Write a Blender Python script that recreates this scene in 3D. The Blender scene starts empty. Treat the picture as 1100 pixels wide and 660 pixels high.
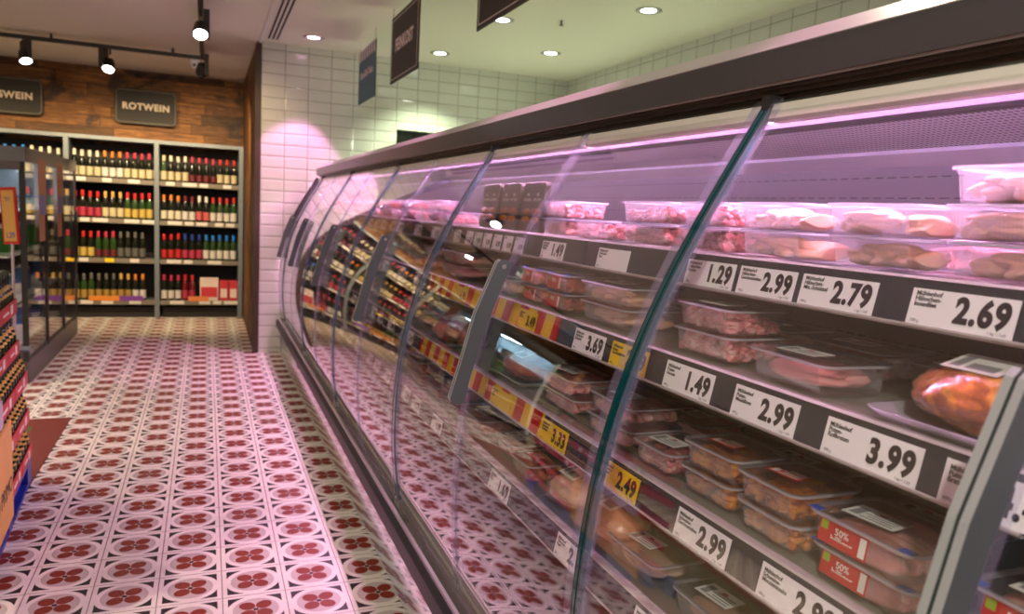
import bpy, bmesh, math, random
from mathutils import Vector, Matrix, noise as mnoise
PI=math.pi
scn=bpy.context.scene
col=scn.collection
rnd=random.Random(7)
CH=2.79           # ceiling height
WY=7.246          # tiled wall
# ------------------------------------------------------------------ helpers
def tag(o,label=None,cat=None,group=None,kind=None):
    if label: o['label']=label
    if cat: o['category']=cat
    if group: o['group']=group
    if kind: o['kind']=kind
    return o
def empty(name,loc=(0,0,0),rot=(0,0,0)):
    o=bpy.data.objects.new(name,None); col.objects.link(o)
    o.location=loc; o.rotation_euler=rot; o.empty_display_size=.05
    return o
class MB:
    def __init__(s): s.v=[];s.f=[];s.m=[];s.s=[]
    def add(s,vs,fs,mi=0,sm=False):
        b=len(s.v); s.v+= [tuple(v) for v in vs]
        for f in fs: s.f.append(tuple(b+i for i in f)); s.m.append(mi); s.s.append(sm)
        return s
    def box(s,a,b,mi=0):
        x0,y0,z0=[min(a[i],b[i]) for i in range(3)]; x1,y1,z1=[max(a[i],b[i]) for i in range(3)]
        return s.add([(x0,y0,z0),(x1,y0,z0),(x1,y1,z0),(x0,y1,z0),(x0,y0,z1),(x1,y0,z1),(x1,y1,z1),(x0,y1,z1)],
          [(0,3,2,1),(4,5,6,7),(0,1,5,4),(1,2,6,5),(2,3,7,6),(3,0,4,7)],mi)
    def prism_y(s,poly,y0,y1,mi=0,sm=False,caps=True):
        n=len(poly); vs=[(p[0],y0,p[1]) for p in poly]+[(p[0],y1,p[1]) for p in poly]
        s.add(vs,[(i,(i+1)%n,n+(i+1)%n,n+i) for i in range(n)],mi,sm)
        if caps: s.add(vs,[tuple(range(n)),tuple(range(2*n-1,n-1,-1))],mi)
        return s
    def cyl(s,c,r,h,ax='z',n=24,r2=None,mi=0,sm=True,caps=True):
        r2=r if r2 is None else r2
        def P(a,rr,t):
            x,y=rr*math.cos(a),rr*math.sin(a)
            q={'z':(x,y,t),'x':(t,x,y),'y':(x,t,y)}[ax]
            return tuple(c[i]+q[i] for i in range(3))
        vs=[P(2*PI*i/n,r,0) for i in range(n)]+[P(2*PI*i/n,r2,h) for i in range(n)]
        s.add(vs,[(i,(i+1)%n,n+(i+1)%n,n+i) for i in range(n)],mi,sm)
        if caps: s.add(vs,[tuple(range(n-1,-1,-1)),tuple(range(n,2*n))],mi)
        return s
    def lathe(s,prof,c=(0,0,0),n=16,mi=0,sm=True):
        vs=[];m=len(prof)
        for i in range(n):
            a=2*PI*i/n
            for r,z in prof: vs.append((c[0]+r*math.cos(a),c[1]+r*math.sin(a),c[2]+z))
        fs=[]
        for i in range(n):
            j=(i+1)%n
            for k in range(m-1): fs.append((i*m+k,j*m+k,j*m+k+1,i*m+k+1))
        fs.append(tuple(i*m for i in range(n-1,-1,-1))); fs.append(tuple(i*m+m-1 for i in range(n)))
        return s.add(vs,fs,mi,sm)
    def mesh(s,name,mats):
        me=bpy.data.meshes.new(name); me.from_pydata(s.v,[],s.f)
        for m in (mats if isinstance(mats,(list,tuple)) else [mats]): me.materials.append(m)
        me.polygons.foreach_set('material_index',s.m); me.polygons.foreach_set('use_smooth',s.s)
        me.update()
        bm=bmesh.new(); bm.from_mesh(me); bmesh.ops.recalc_face_normals(bm,faces=bm.faces); bm.to_mesh(me); bm.free()
        return me
    def build(s,name,mats,parent=None,loc=(0,0,0),rot=(0,0,0)): return put(name,s.mesh(name,mats),parent,loc,rot)
def put(name,me,parent=None,loc=(0,0,0),rot=(0,0,0)):
    o=bpy.data.objects.new(name,me); col.objects.link(o); o.location=loc; o.rotation_euler=rot
    if parent: o.parent=parent
    return o
def bevel(o,w=.003,seg=2):
    m=o.modifiers.new('b','BEVEL'); m.width=w; m.segments=seg; m.limit_method='ANGLE'; m.angle_limit=.6
    return o
_tc={}
def text_mesh(txt,size,mat,bold=0.,sx=1.,extrude=.0004,align='LEFT'):
    k=(txt,size,mat.name,bold,sx,align)
    if k in _tc: return _tc[k]
    cu=bpy.data.curves.new('lettering','FONT'); cu.body=txt; cu.size=size; cu.offset=bold*size; cu.extrude=extrude
    cu.align_x=align; cu.space_character=(1.12 if bold>.04 else 1.0); cu.resolution_u=4; cu.space_line=.82
    o=bpy.data.objects.new('lettering',cu); col.objects.link(o)
    dg=bpy.context.evaluated_depsgraph_get(); dg.update()
    me=bpy.data.meshes.new_from_object(o.evaluated_get(dg)); me.name='lettering'
    bpy.data.objects.remove(o); bpy.data.curves.remove(cu)
    for v in me.vertices: v.co.x*=sx
    me.materials.clear(); me.materials.append(mat); _tc[k]=me
    return me
FACE_L=(PI/2,0,-PI/2)   # local X -> -Y world, local Y -> +Z, local Z -> -X  (text readable from the aisle)
# ------------------------------------------------------------------ materials
def newmat(name):
    m=bpy.data.materials.new(name); m.use_nodes=True; nt=m.node_tree
    return m,nt,nt.nodes['Principled BSDF']
def pm(name,c,rough=.5,metal=0.,spec=.5,emis=None,es=0.,coat=0.,bump=None,var=0.):
    m,nt,p=newmat(name)
    p.inputs['Base Color'].default_value=(*c,1); p.inputs['Roughness'].default_value=rough
    p.inputs['Metallic'].default_value=metal; p.inputs['Specular IOR Level'].default_value=spec
    p.inputs['Coat Weight'].default_value=coat
    if emis: p.inputs['Emission Color'].default_value=(*emis,1); p.inputs['Emission Strength'].default_value=es
    tc=nt.nodes.new('ShaderNodeTexCoord')
    n=nt.nodes.new('ShaderNodeTexNoise'); n.inputs['Scale'].default_value=(bump[0] if bump else 6); n.inputs['Detail'].default_value=4
    nt.links.new(tc.outputs['Object'],n.inputs['Vector'])
    if bump:
        b=nt.nodes.new('ShaderNodeBump'); b.inputs['Strength'].default_value=bump[1]; b.inputs['Distance'].default_value=.002
        nt.links.new(n.outputs['Fac'],b.inputs['Height']); nt.links.new(b.outputs['Normal'],p.inputs['Normal'])
    if var:
        mx=nt.nodes.new('ShaderNodeMix'); mx.data_type='RGBA'; mx.inputs[6].default_value=(*[x*(1-var) for x in c],1); mx.inputs[7].default_value=(*[min(1,x*(1+var)) for x in c],1)
        nt.links.new(n.outputs['Fac'],mx.inputs[0]); nt.links.new(mx.outputs[2],p.inputs['Base Color'])
    return m
def M(nt,op,a,b=None,c=None,clamp=False):
    n=nt.nodes.new('ShaderNodeMath'); n.operation=op; n.use_clamp=clamp
    for i,x in enumerate((a,b,c)):
        if x is None: continue
        if isinstance(x,(int,float)): n.inputs[i].default_value=x
        else: nt.links.new(x,n.inputs[i])
    return n.outputs[0]
def mixc(nt,f,a,b):
    n=nt.nodes.new('ShaderNodeMix'); n.data_type='RGBA'
    for i,x in ((0,f),(6,a),(7,b)):
        if isinstance(x,(int,float)): n.inputs[i].default_value=x
        elif isinstance(x,tuple): n.inputs[i].default_value=(*x,1)
        else: nt.links.new(x,n.inputs[i])
    return n.outputs[2]
def ramp(nt,fac,stops,interp='LINEAR'):
    r=nt.nodes.new('ShaderNodeValToRGB'); r.color_ramp.interpolation=interp; e=r.color_ramp.elements
    while len(e)<len(stops): e.new(.5)
    for i,(p,c) in enumerate(stops): e[i].position=p; e[i].color=(*c,1)
    nt.links.new(fac,r.inputs[0]); return r.outputs[0]
def noise(nt,vec,scale,detail=3,rough=.5,dist=0):
    n=nt.nodes.new('ShaderNodeTexNoise'); n.inputs['Scale'].default_value=scale; n.inputs['Detail'].default_value=detail
    n.inputs['Roughness'].default_value=rough; n.inputs['Distortion'].default_value=dist
    if vec is not None: nt.links.new(vec,n.inputs['Vector'])
    return n.outputs['Fac']
def xyz(nt):
    g=nt.nodes.new('ShaderNodeNewGeometry'); s=nt.nodes.new('ShaderNodeSeparateXYZ'); nt.links.new(g.outputs['Position'],s.inputs[0])
    return g.outputs['Position'],s.outputs
def sstep(nt,x,e0,e1):
    n=nt.nodes.new('ShaderNodeMapRange'); n.interpolation_type='SMOOTHSTEP'; nt.links.new(x,n.inputs[0])
    n.inputs[1].default_value=e0; n.inputs[2].default_value=e1; return n.outputs[0]
def floor_mat():
    m,nt,p=newmat('patterned cement tile'); pos,s=xyz(nt); T=.2125
    fx=M(nt,'SUBTRACT',M(nt,'FRACT',M(nt,'DIVIDE',M(nt,'SUBTRACT',s[0],.058),T)),.5)
    fy=M(nt,'SUBTRACT',M(nt,'FRACT',M(nt,'DIVIDE',M(nt,'SUBTRACT',s[1],2.69),T)),.5)
    ax=M(nt,'ABSOLUTE',fx); ay=M(nt,'ABSOLUTE',fy)
    r=M(nt,'SQRT',M(nt,'ADD',M(nt,'MULTIPLY',fx,fx),M(nt,'MULTIPLY',fy,fy)))
    mxy=M(nt,'MAXIMUM',ax,ay)
    d=M(nt,'DIVIDE',M(nt,'ADD',ax,ay),math.sqrt(2)); e=M(nt,'DIVIDE',M(nt,'SUBTRACT',ax,ay),math.sqrt(2))
    q1=M(nt,'DIVIDE',M(nt,'SUBTRACT',d,.182),.132); q2=M(nt,'DIVIDE',e,.116)
    q=M(nt,'ADD',M(nt,'MULTIPLY',q1,q1),M(nt,'MULTIPLY',q2,q2))
    n1=noise(nt,pos,14,4); n2=noise(nt,pos,90,3)
    white=mixc(nt,n1,(.68,.64,.60),(.84,.80,.76)); disc=mixc(nt,n1,(.46,.40,.39),(.56,.50,.48))
    red=mixc(nt,n2,(.17,.020,.012),(.27,.034,.018)); black=mixc(nt,n2,(.008,.008,.012),(.022,.020,.026))
    c=mixc(nt,sstep(nt,mxy,.416,.424),black,white)          # frame
    c=mixc(nt,sstep(nt,r,.452,.444),c,white)                # ring
    c=mixc(nt,sstep(nt,r,.362,.354),c,disc)
    c=mixc(nt,sstep(nt,q,1.04,.97),c,red)
    c=mixc(nt,sstep(nt,r,.044,.038),c,black)
    grout=M(nt,'MAXIMUM',sstep(nt,mxy,.4925,.496),0)
    c=mixc(nt,grout,c,(.10,.05,.045))
    w=noise(nt,pos,2.3,4,.6); c=mixc(nt,M(nt,'MULTIPLY',sstep(nt,w,.45,.75),.18),c,(.20,.15,.13))
    nt.links.new(c,p.inputs['Base Color'])
    p.inputs['Specular IOR Level'].default_value=.32; rr=M(nt,'ADD',M(nt,'MULTIPLY',n1,.25),.26); nt.links.new(rr,p.inputs['Roughness'])
    b=nt.nodes.new('ShaderNodeBump'); b.inputs['Strength'].default_value=.35; b.inputs['Distance'].default_value=.0015
    nt.links.new(M(nt,'SUBTRACT',M(nt,'MULTIPLY',n1,.3),grout),b.inputs['Height']); nt.links.new(b.outputs['Normal'],p.inputs['Normal'])
    return m
def wall_tile_mat(axis,x0,name):
    m,nt,p=newmat(name); pos,s=xyz(nt); W,Hh=.2035,.1035
    u=M(nt,'SUBTRACT',M(nt,'FRACT',M(nt,'DIVIDE',M(nt,'SUBTRACT',s[axis],x0),W)),.5)
    v=M(nt,'SUBTRACT',M(nt,'FRACT',M(nt,'DIVIDE',M(nt,'SUBTRACT',s[2],1.492-10*Hh),Hh)),.5)
    du=M(nt,'MULTIPLY',M(nt,'SUBTRACT',.5,M(nt,'ABSOLUTE',u)),W); dv=M(nt,'MULTIPLY',M(nt,'SUBTRACT',.5,M(nt,'ABSOLUTE',v)),Hh)
    dd=M(nt,'MINIMUM',du,dv)
    g=sstep(nt,dd,.0022,.0012); n1=noise(nt,pos,5,2)
    c=mixc(nt,n1,(.62,.63,.60),(.70,.71,.68)); c=mixc(nt,g,c,(.055,.05,.045))
    nt.links.new(c,p.inputs['Base Color']); nt.links.new(M(nt,'ADD',M(nt,'MULTIPLY',g,.6),.12),p.inputs['Roughness'])
    hgt=M(nt,'MINIMUM',M(nt,'DIVIDE',dd,.013),1.)
    b=nt.nodes.new('ShaderNodeBump'); b.inputs['Strength'].default_value=.8; b.inputs['Distance'].default_value=.004
    nt.links.new(hgt,b.inputs['Height']); nt.links.new(b.outputs['Normal'],p.inputs['Normal'])
    return m
def wood_mat(name,ax,vert=False,tone=1.):
    m,nt,p=newmat(name); pos,s=xyz(nt)
    a,z=(s[2],s[ax]) if vert else (s[ax],s[2])
    row=M(nt,'FLOOR',M(nt,'DIVIDE',z,.118))
    wn=nt.nodes.new('ShaderNodeTexWhiteNoise'); wn.noise_dimensions='1D'; nt.links.new(row,wn.inputs['W'])
    sh=M(nt,'ADD',M(nt,'DIVIDE',a,.95),M(nt,'MULTIPLY',wn.outputs['Value'],7.3))
    colm=M(nt,'FLOOR',sh)
    wn2=nt.nodes.new('ShaderNodeTexWhiteNoise'); wn2.noise_dimensions='2D'
    cx=nt.nodes.new('ShaderNodeCombineXYZ'); nt.links.new(row,cx.inputs[0]); nt.links.new(colm,cx.inputs[1]); nt.links.new(cx.outputs[0],wn2.inputs['Vector'])
    cv=nt.nodes.new('ShaderNodeCombineXYZ'); nt.links.new(M(nt,'MULTIPLY',a,2.2),cv.inputs[0]); nt.links.new(M(nt,'MULTIPLY',z,26),cv.inputs[1]); nt.links.new(M(nt,'MULTIPLY',wn2.outputs['Value'],9),cv.inputs[2])
    g=noise(nt,cv.outputs[0],1.6,6,.65,1.2)
    c=ramp(nt,g,[(.28,(.03*tone,.012*tone,.003*tone)),(.5,(.20*tone,.080*tone,.016*tone)),(.72,(.42*tone,.19*tone,.038*tone))])
    dark=noise(nt,pos,2.6,3,.6,.6); c=mixc(nt,M(nt,'MULTIPLY',sstep(nt,dark,.52,.66),.85),c,(.018,.010,.006))
    c2=nt.nodes.new('ShaderNodeMix'); c2.data_type='RGBA'; c2.blend_type='MULTIPLY'; c2.inputs[0].default_value=1
    nt.links.new(c,c2.inputs[6]); nt.links.new(ramp(nt,wn2.outputs['Value'],[(0,(.32,.32,.32)),(.25,(.75,.72,.7)),(1,(1.35,1.3,1.2))]),c2.inputs[7])
    edge=M(nt,'ABSOLUTE',M(nt,'SUBTRACT',M(nt,'FRACT',M(nt,'DIVIDE',z,.118)),.5)); gap=sstep(nt,edge,.475,.492)
    e2=M(nt,'ABSOLUTE',M(nt,'SUBTRACT',M(nt,'FRACT',sh),.5)); gap=M(nt,'MAXIMUM',gap,sstep(nt,e2,.496,.499))
    nt.links.new(mixc(nt,gap,c2.outputs[2],(.006,.004,.003)),p.inputs['Base Color']); p.inputs['Roughness'].default_value=.6
    b=nt.nodes.new('ShaderNodeBump'); b.inputs['Strength'].default_value=.5; b.inputs['Distance'].default_value=.004
    nt.links.new(M(nt,'SUBTRACT',g,gap),b.inputs['Height']); nt.links.new(b.outputs['Normal'],p.inputs['Normal'])
    return m
def glass_mat(name,tint=(1,1,1),ior=1.5,haze=0.,hcol=(.8,.8,.85),rough=0.,bumpy=0.,emul=1.):
    """thin clear sheet: fresnel mix of a mirror and straight transmission, plus optional milky scatter"""
    m=bpy.data.materials.new(name); m.use_nodes=True; nt=m.node_tree; nt.nodes.clear()
    out=nt.nodes.new('ShaderNodeOutputMaterial'); g=nt.nodes.new('ShaderNodeNewGeometry')
    fr=nt.nodes.new('ShaderNodeFresnel')
    io=M(nt,'ADD',M(nt,'MULTIPLY',g.outputs['Backfacing'],1/ior-ior),ior); nt.links.new(io,fr.inputs['IOR'])
    tr=nt.nodes.new('ShaderNodeBsdfTransparent'); tr.inputs[0].default_value=(*tint,1)
    gl=nt.nodes.new('ShaderNodeBsdfGlossy'); gl.inputs['Roughness'].default_value=rough; gl.inputs['Color'].default_value=(1,1,1,1)
    if bumpy:
        tc=nt.nodes.new('ShaderNodeTexCoord'); b=nt.nodes.new('ShaderNodeBump'); b.inputs['Strength'].default_value=bumpy; b.inputs['Distance'].default_value=.004
        nt.links.new(noise(nt,tc.outputs['Object'],28,3,.6,1.),b.inputs['Height']); nt.links.new(b.outputs['Normal'],gl.inputs['Normal']); nt.links.new(b.outputs['Normal'],fr.inputs['Normal'])
    base=tr.outputs[0]
    if haze:
        df=nt.nodes.new('ShaderNodeBsdfDiffuse'); df.inputs[0].default_value=(*hcol,1)
        tl=nt.nodes.new('ShaderNodeBsdfTranslucent'); tl.inputs[0].default_value=(*hcol,1)
        a=nt.nodes.new('ShaderNodeMixShader'); a.inputs[0].default_value=.5; nt.links.new(df.outputs[0],a.inputs[1]); nt.links.new(tl.outputs[0],a.inputs[2])
        h=nt.nodes.new('ShaderNodeMixShader'); h.inputs[0].default_value=haze; nt.links.new(tr.outputs[0],h.inputs[1]); nt.links.new(a.outputs[0],h.inputs[2]); base=h.outputs[0]
    mx=nt.nodes.new('ShaderNodeMixShader'); nt.links.new(M(nt,'MULTIPLY',fr.outputs[0],emul,clamp=True),mx.inputs[0]); nt.links.new(base,mx.inputs[1]); nt.links.new(gl.outputs[0],mx.inputs[2])
    nt.links.new(mx.outputs[0],out.inputs[0])
    return m
def meat_mat(name,stops,scale=22,rough=.32,bump=.25,dist=.8):
    m,nt,p=newmat(name); tc=nt.nodes.new('ShaderNodeTexCoord')
    n=noise(nt,tc.outputs['Object'],scale,4,.6,dist)
    nt.links.new(ramp(nt,n,stops),p.inputs['Base Color']); p.inputs['Roughness'].default_value=rough
    p.inputs['Subsurface Weight'].default_value=0; p.inputs['Coat Weight'].default_value=.25; p.inputs['Coat Roughness'].default_value=.15
    b=nt.nodes.new('ShaderNodeBump'); b.inputs['Strength'].default_value=bump; b.inputs['Distance'].default_value=.003
    nt.links.new(noise(nt,tc.outputs['Object'],70,3),b.inputs['Height']); nt.links.new(b.outputs['Normal'],p.inputs['Normal'])
    return m
def stripe_mat():
    m,nt,p=newmat('red and yellow promotion insert'); pos,s=xyz(nt)
    f=M(nt,'FRACT',M(nt,'DIVIDE',M(nt,'ADD',s[1],M(nt,'MULTIPLY',s[2],.15)),.12))
    c=mixc(nt,sstep(nt,f,.49,.51),(.58,.012,.012),(.86,.56,.004)); nt.links.new(c,p.inputs['Base Color']); p.inputs['Roughness'].default_value=.25
    return m
def comb_mat():
    m,nt,p=newmat('perforated air grille'); pos,s=xyz(nt)
    u=M(nt,'SUBTRACT',M(nt,'FRACT',M(nt,'DIVIDE',s[0],.014)),.5); v=M(nt,'SUBTRACT',M(nt,'FRACT',M(nt,'DIVIDE',s[1],.012)),.5)
    r=M(nt,'SQRT',M(nt,'ADD',M(nt,'MULTIPLY',u,u),M(nt,'MULTIPLY',v,v)))
    nt.links.new(mixc(nt,sstep(nt,r,.30,.38),(.05,.045,.06),(.55,.53,.58)),p.inputs['Base Color']); p.inputs['Roughness'].default_value=.4
    return m
def back_mat():
    m,nt,p=newmat('slotted grey back panel'); pos,s=xyz(nt)
    zf=M(nt,'ABSOLUTE',M(nt,'SUBTRACT',M(nt,'MULTIPLY',M(nt,'FRACT',M(nt,'DIVIDE',M(nt,'SUBTRACT',s[2],1.4607),.048)),.048),.024))
    yf=M(nt,'FRACT',M(nt,'DIVIDE',s[1],.036))
    k=M(nt,'MULTIPLY',sstep(nt,zf,.0021,.0015),sstep(nt,yf,.70,.66))
    nt.links.new(mixc(nt,k,(.17,.15,.16),(.008,.008,.01)),p.inputs['Base Color']); p.inputs['Roughness'].default_value=.42; p.inputs['Metallic'].default_value=.0
    return m
m_floor=floor_mat(); m_tile=wall_tile_mat(0,.449-.0,'white metro tile back'); m_tile_side=wall_tile_mat(1,WY,'white metro tile side')
m_wood=wood_mat('reclaimed wood boards',0); m_wood_side=wood_mat('reclaimed wood post',1,vert=True,tone=.8)
m_ceil=pm('ceiling plaster',(.78,.75,.69),.9,bump=(40,.05)); m_dark=pm('dark void',(.01,.01,.012),.8)
m_white=pm('white paint',(.72,.72,.70),.5); m_black=pm('black metal',(.016,.015,.016),.45)
m_case=pm('anthracite case metal',(.06,.058,.062),.32,.4); m_hood=pm('hood fascia grey',(.078,.076,.078),.3,.4,var=.08)
m_hoodtop=pm('hood chamfer aluminium',(.50,.44,.45),.38,.25); m_brown=pm('hood groove brown',(.07,.05,.04),.35,.5)
m_cream=pm('cream plastic rail',(.62,.60,.52),.4); m_sill=pm('olive grey sill metal',(.22,.21,.18),.25,.6); m_chrome=pm('chrome strip',(.55,.54,.52),.3,.9)
m_kick=pm('polished kick plate',(.82,.80,.80),.07,1.,bump=(5,.22)); m_bump=pm('black rubber bumper',(.012,.012,.013),.42,spec=.3)
m_handle=pm('handle grey aluminium',(.075,.092,.086),.38,.2,var=.05); m_handle_e=pm('handle pale edge',(.34,.38,.37),.3,.2)
m_glass=glass_mat('curved door glass',(.99,.992,.99),ior=1.62,emul=1.25); m_teal=pm('teal glass edge',(.0,.050,.055),.12,coat=.6)
m_seal=glass_mat('clear plastic seal',(.95,.95,1),haze=.08,hcol=(.75,.75,.82),rough=.05,emul=1.0)
m_shelf=pm('grey shelf metal',(.30,.30,.27),.35,.25); m_lip=pm('shelf lip plastic',(.55,.52,.52),.25)
m_railk=pm('dark rail insert',(.026,.034,.048),.22,var=.15); m_stripe=stripe_mat(); m_comb=comb_mat(); m_back=back_mat()
m_led=pm('lilac lamp tube',(.9,.8,.95),.4,emis=(1.,.48,.86),es=125.); m_violet_fill=pm('added violet tube',(.8,.8,.95),.4,emis=(.72,.46,1.),es=12.)
m_led2=pm('cool lamp tube',(.9,.95,1),.4,emis=(.62,.86,1.),es=10.)
m_card=pm('white price card',(.90,.91,.92),.35,var=.02); m_cardy=pm('yellow price card',(.86,.60,.004),.35,var=.03)
m_ink=pm('black ink',(.012,.012,.014),.5); m_inkg=pm('grey ink',(.25,.25,.26),.6)
m_tray=glass_mat('clear ribbed tray plastic',(.97,.97,.98),haze=.07,hcol=(.88,.86,.92),rough=.08); m_rib=glass_mat('moulded tray rib plastic',(.95,.95,.97),haze=.23,hcol=(.88,.86,.92),rough=.12)
m_rim=glass_mat('tray rim plastic',(.95,.95,.97),haze=.55,hcol=(.82,.82,.88),rough=.12)
m_film=glass_mat('tray lid film',(.93,.93,.93),haze=.03,rough=.04,bumpy=.10)
m_bag=glass_mat('crinkled clear film',(.96,.96,.96),haze=.08,hcol=(.9,.9,.92),rough=.06,bumpy=1.)
m_blktray=pm('black tray plastic',(.02,.02,.022),.3); m_red=pm('red label print',(.52,.018,.015),.4); m_lime=pm('lime sticker',(.30,.42,.02),.5)
m_blue=pm('blue tab',(.02,.09,.5),.4); m_lab=pm('white paper label',(.78,.77,.74),.5); m_labr=pm('pink heart print',(.6,.08,.12),.5)
m_diced=meat_mat('diced pork flesh',[(.3,(.42,.05,.06)),(.5,(.68,.17,.18)),(.68,(.84,.52,.48))],34)
m_pork=meat_mat('pork slices flesh',[(.3,(.62,.13,.13)),(.52,(.78,.27,.25)),(.7,(.86,.54,.48))],16)
m_chick=meat_mat('chicken fillet flesh',[(.3,(.66,.25,.12)),(.5,(.74,.36,.20)),(.7,(.80,.52,.38))],9,bump=.12)
m_marin=meat_mat('orange marinade strips',[(.3,(.26,.035,.006)),(.5,(.60,.16,.008)),(.68,(.80,.36,.015))],34)
m_turk=meat_mat('turkey breast flesh',[(.3,(.74,.18,.18)),(.5,(.84,.28,.27)),(.7,(.88,.46,.42))],8,bump=.1)
m_mince=meat_mat('minced meat',[(.3,(.28,.03,.03)),(.5,(.45,.08,.07)),(.68,(.62,.25,.22))],60,bump=.6)
m_roast=meat_mat('glazed roast crust',[(.32,(.28,.03,.003)),(.5,(.62,.16,.008)),(.66,(.85,.40,.03))],42,.2,.9)
m_redm=meat_mat('red marinated meat',[(.3,(.25,.03,.01)),(.55,(.50,.07,.03)),(.7,(.62,.2,.1))],26,.2,.4)
m_herb=meat_mat('herb butter greens',[(.3,(.02,.07,.01)),(.55,(.08,.20,.03)),(.7,(.35,.32,.05))],22,.3,.4)
m_ham=meat_mat('pale boiled pork',[(.3,(.60,.32,.22)),(.5,(.72,.45,.34)),(.7,(.80,.58,.48))],7,bump=.1)
# ------------------------------------------------------------------ room shell
def struct(o,**k): return tag(o,kind='structure')
X0,X1,Y0,Y1=-5.2,3.45,-4.0,9.82
struct(MB().box((X0,Y0,-.1),(X1+.12,Y1+.1,0)).build('floor',m_floor))
struct(MB().box((X0,Y0,CH),(X1+.12,Y1+.1,CH+.1)).build('ceiling',m_ceil))
struct(MB().box((X0-.1,Y0,0),(X0,Y1,CH)).build('wall_left',pm('left wall paint',(.50,.45,.40),.8)))
struct(MB().box((X0,Y0-.1,0),(X1,Y0,CH)).build('wall_rear',pm('rear wall paint',(.30,.28,.26),.8)))
struct(MB().box((X0,Y1,0),(.44,Y1+.1,CH)).build('wall_back',m_wood))
struct(MB().box((X1,Y0,0),(X1+.12,WY,CH)).build('wall_right',m_tile_side))
# tiled wall with a hatch opening
W=MB(); hx0,hx1,hz0,hz1=1.679,2.36,1.15,2.142
W.box((.449,WY,0),(hx0,WY+.12,CH)); W.box((hx1,WY,0),(X1+.12,WY+.12,CH)); W.box((hx0,WY,hz1),(hx1,WY+.12,CH)); W.box((hx0,WY,0),(hx1,WY+.12,hz0))
struct(W.build('wall_tiled',m_tile))
W=MB(); W.box((hx0,WY+.10,hz0),(hx1,WY+.14,hz1)); W.box((hx0+.2,WY+.06,hz0),(hx0+.215,WY+.1,hz1),1)
struct(W.build('window_1',[pm('hatch pane grey',(.035,.05,.04),.3),m_black]))
struct(MB().box((.41,WY,0),(.449,Y1,CH)).build('wall_wood_side',m_wood_side))
t=MB(); t.box((.398,WY-.012,0),(.449,WY+.03,CH-.02)); struct(t.build('trim_1',pm('dark wood corner strip',(.05,.028,.018),.5,var=.3)))
t=MB(); t.box((.425,3.,CH-.012),(.452,WY,CH)); struct(t.build('trim_2',m_white))
# ------------------------------------------------------------------ ceiling fittings
vent=empty('slot_diffuser',(.53,5.5,CH)); tag(vent,'long white ceiling air outlet with three black slots running to the tiled wall','air vent')
MB().box((-.06,-1.6,-.006),(.06,1.56,0)).build('frame',m_white,vent)
for i in range(3): MB().box((-.046+i*.034,-1.58,-.0075),(-.030+i*.034,1.54,-.0055)).build('slot',m_dark,vent)
def spot(loc,target,power,color,size=60,blend=.5,rad=.04):
    l=bpy.data.lights.new('lamp','SPOT'); l.energy=power; l.color=color; l.spot_size=math.radians(size); l.spot_blend=blend; l.shadow_soft_size=rad
    o=bpy.data.objects.new('lamp',l); col.objects.link(o); o.location=loc
    o.rotation_euler=(Vector(target)-Vector(loc)).to_track_quat('-Z','Y').to_euler(); return o
def dl_meshes(em,es):
    r=MB(); n=32
    prof=[(.052,0),(.052,-.004),(.086,-.004),(.088,0)]
    vs=[];
    for i in range(n):
        a=2*PI*i/n; vs+=[(q*math.cos(a),q*math.sin(a),z) for q,z in prof]
    r.add(vs,[(i*4+k,((i+1)%n)*4+k,((i+1)%n)*4+k+1,i*4+k+1) for i in range(n) for k in range(3)],0,True)
    lens=MB().lathe([(.001,-.0095),(.03,-.0085),(.0515,-.003),(.0515,0)],n=n)
    return r.mesh('trim_ring',pm('downlight ring',(.35,.33,.30),.4,.6)),lens.mesh('lens',pm('downlight lens '+em[3],(1,1,1),.3,emis=em[:3],es=es))
DW=dl_meshes((.95,1.,.86,'white'),9.); DP=dl_meshes((1.,.45,.75,'pink'),7.)
def downlight(x,y,kind,label,group=None):
    d=empty('downlight',(x,y,CH)); tag(d,label,'ceiling light',group)
    me=DW if kind=='w' else DP
    put('trim_ring',me[0],d); put('lens',me[1],d)
for x,y,l in ((1.93,6.73,'round white recessed ceiling light nearest the tiled back wall'),(2.74,6.13,'round white recessed ceiling light in front of the right tiled wall corner'),
            (2.72,4.53,'round white recessed ceiling light, largest and nearest over the case'),(1.98,5.32,'round white recessed ceiling light half hidden behind the nearest hanging sign')):
    downlight(x,y,'w',l)
    spot((x,y,CH-.02),(x,y,0),(52 if x<1.95 else 68),(.86,1.,.62),(112 if x<1.95 else 140),.6)
downlight(.835,6.78,'p','round pinkish recessed ceiling light just left of the blue hanging sign')
spot((.835,6.78,CH-.02),(.62,7.1,0),48,(1.,.34,.78),62,.25,.03)
for y in (5.2,3.7,2.2,.7): spot((.80,y,CH-.02),(.95,y,0),22,(1.,.38,.72),56,.5,.03)
for x,y,tx,ty,e in ((-.6,-.9,.9,1.2,80),(-1.6,-2.2,.2,2.5,50)):  # unseen fill lights added behind the viewer to brighten case and price cards
    spot((x,y,CH-.05),(tx,ty,.8),e,(1.,.92,.80),95,.8,.05)
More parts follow.
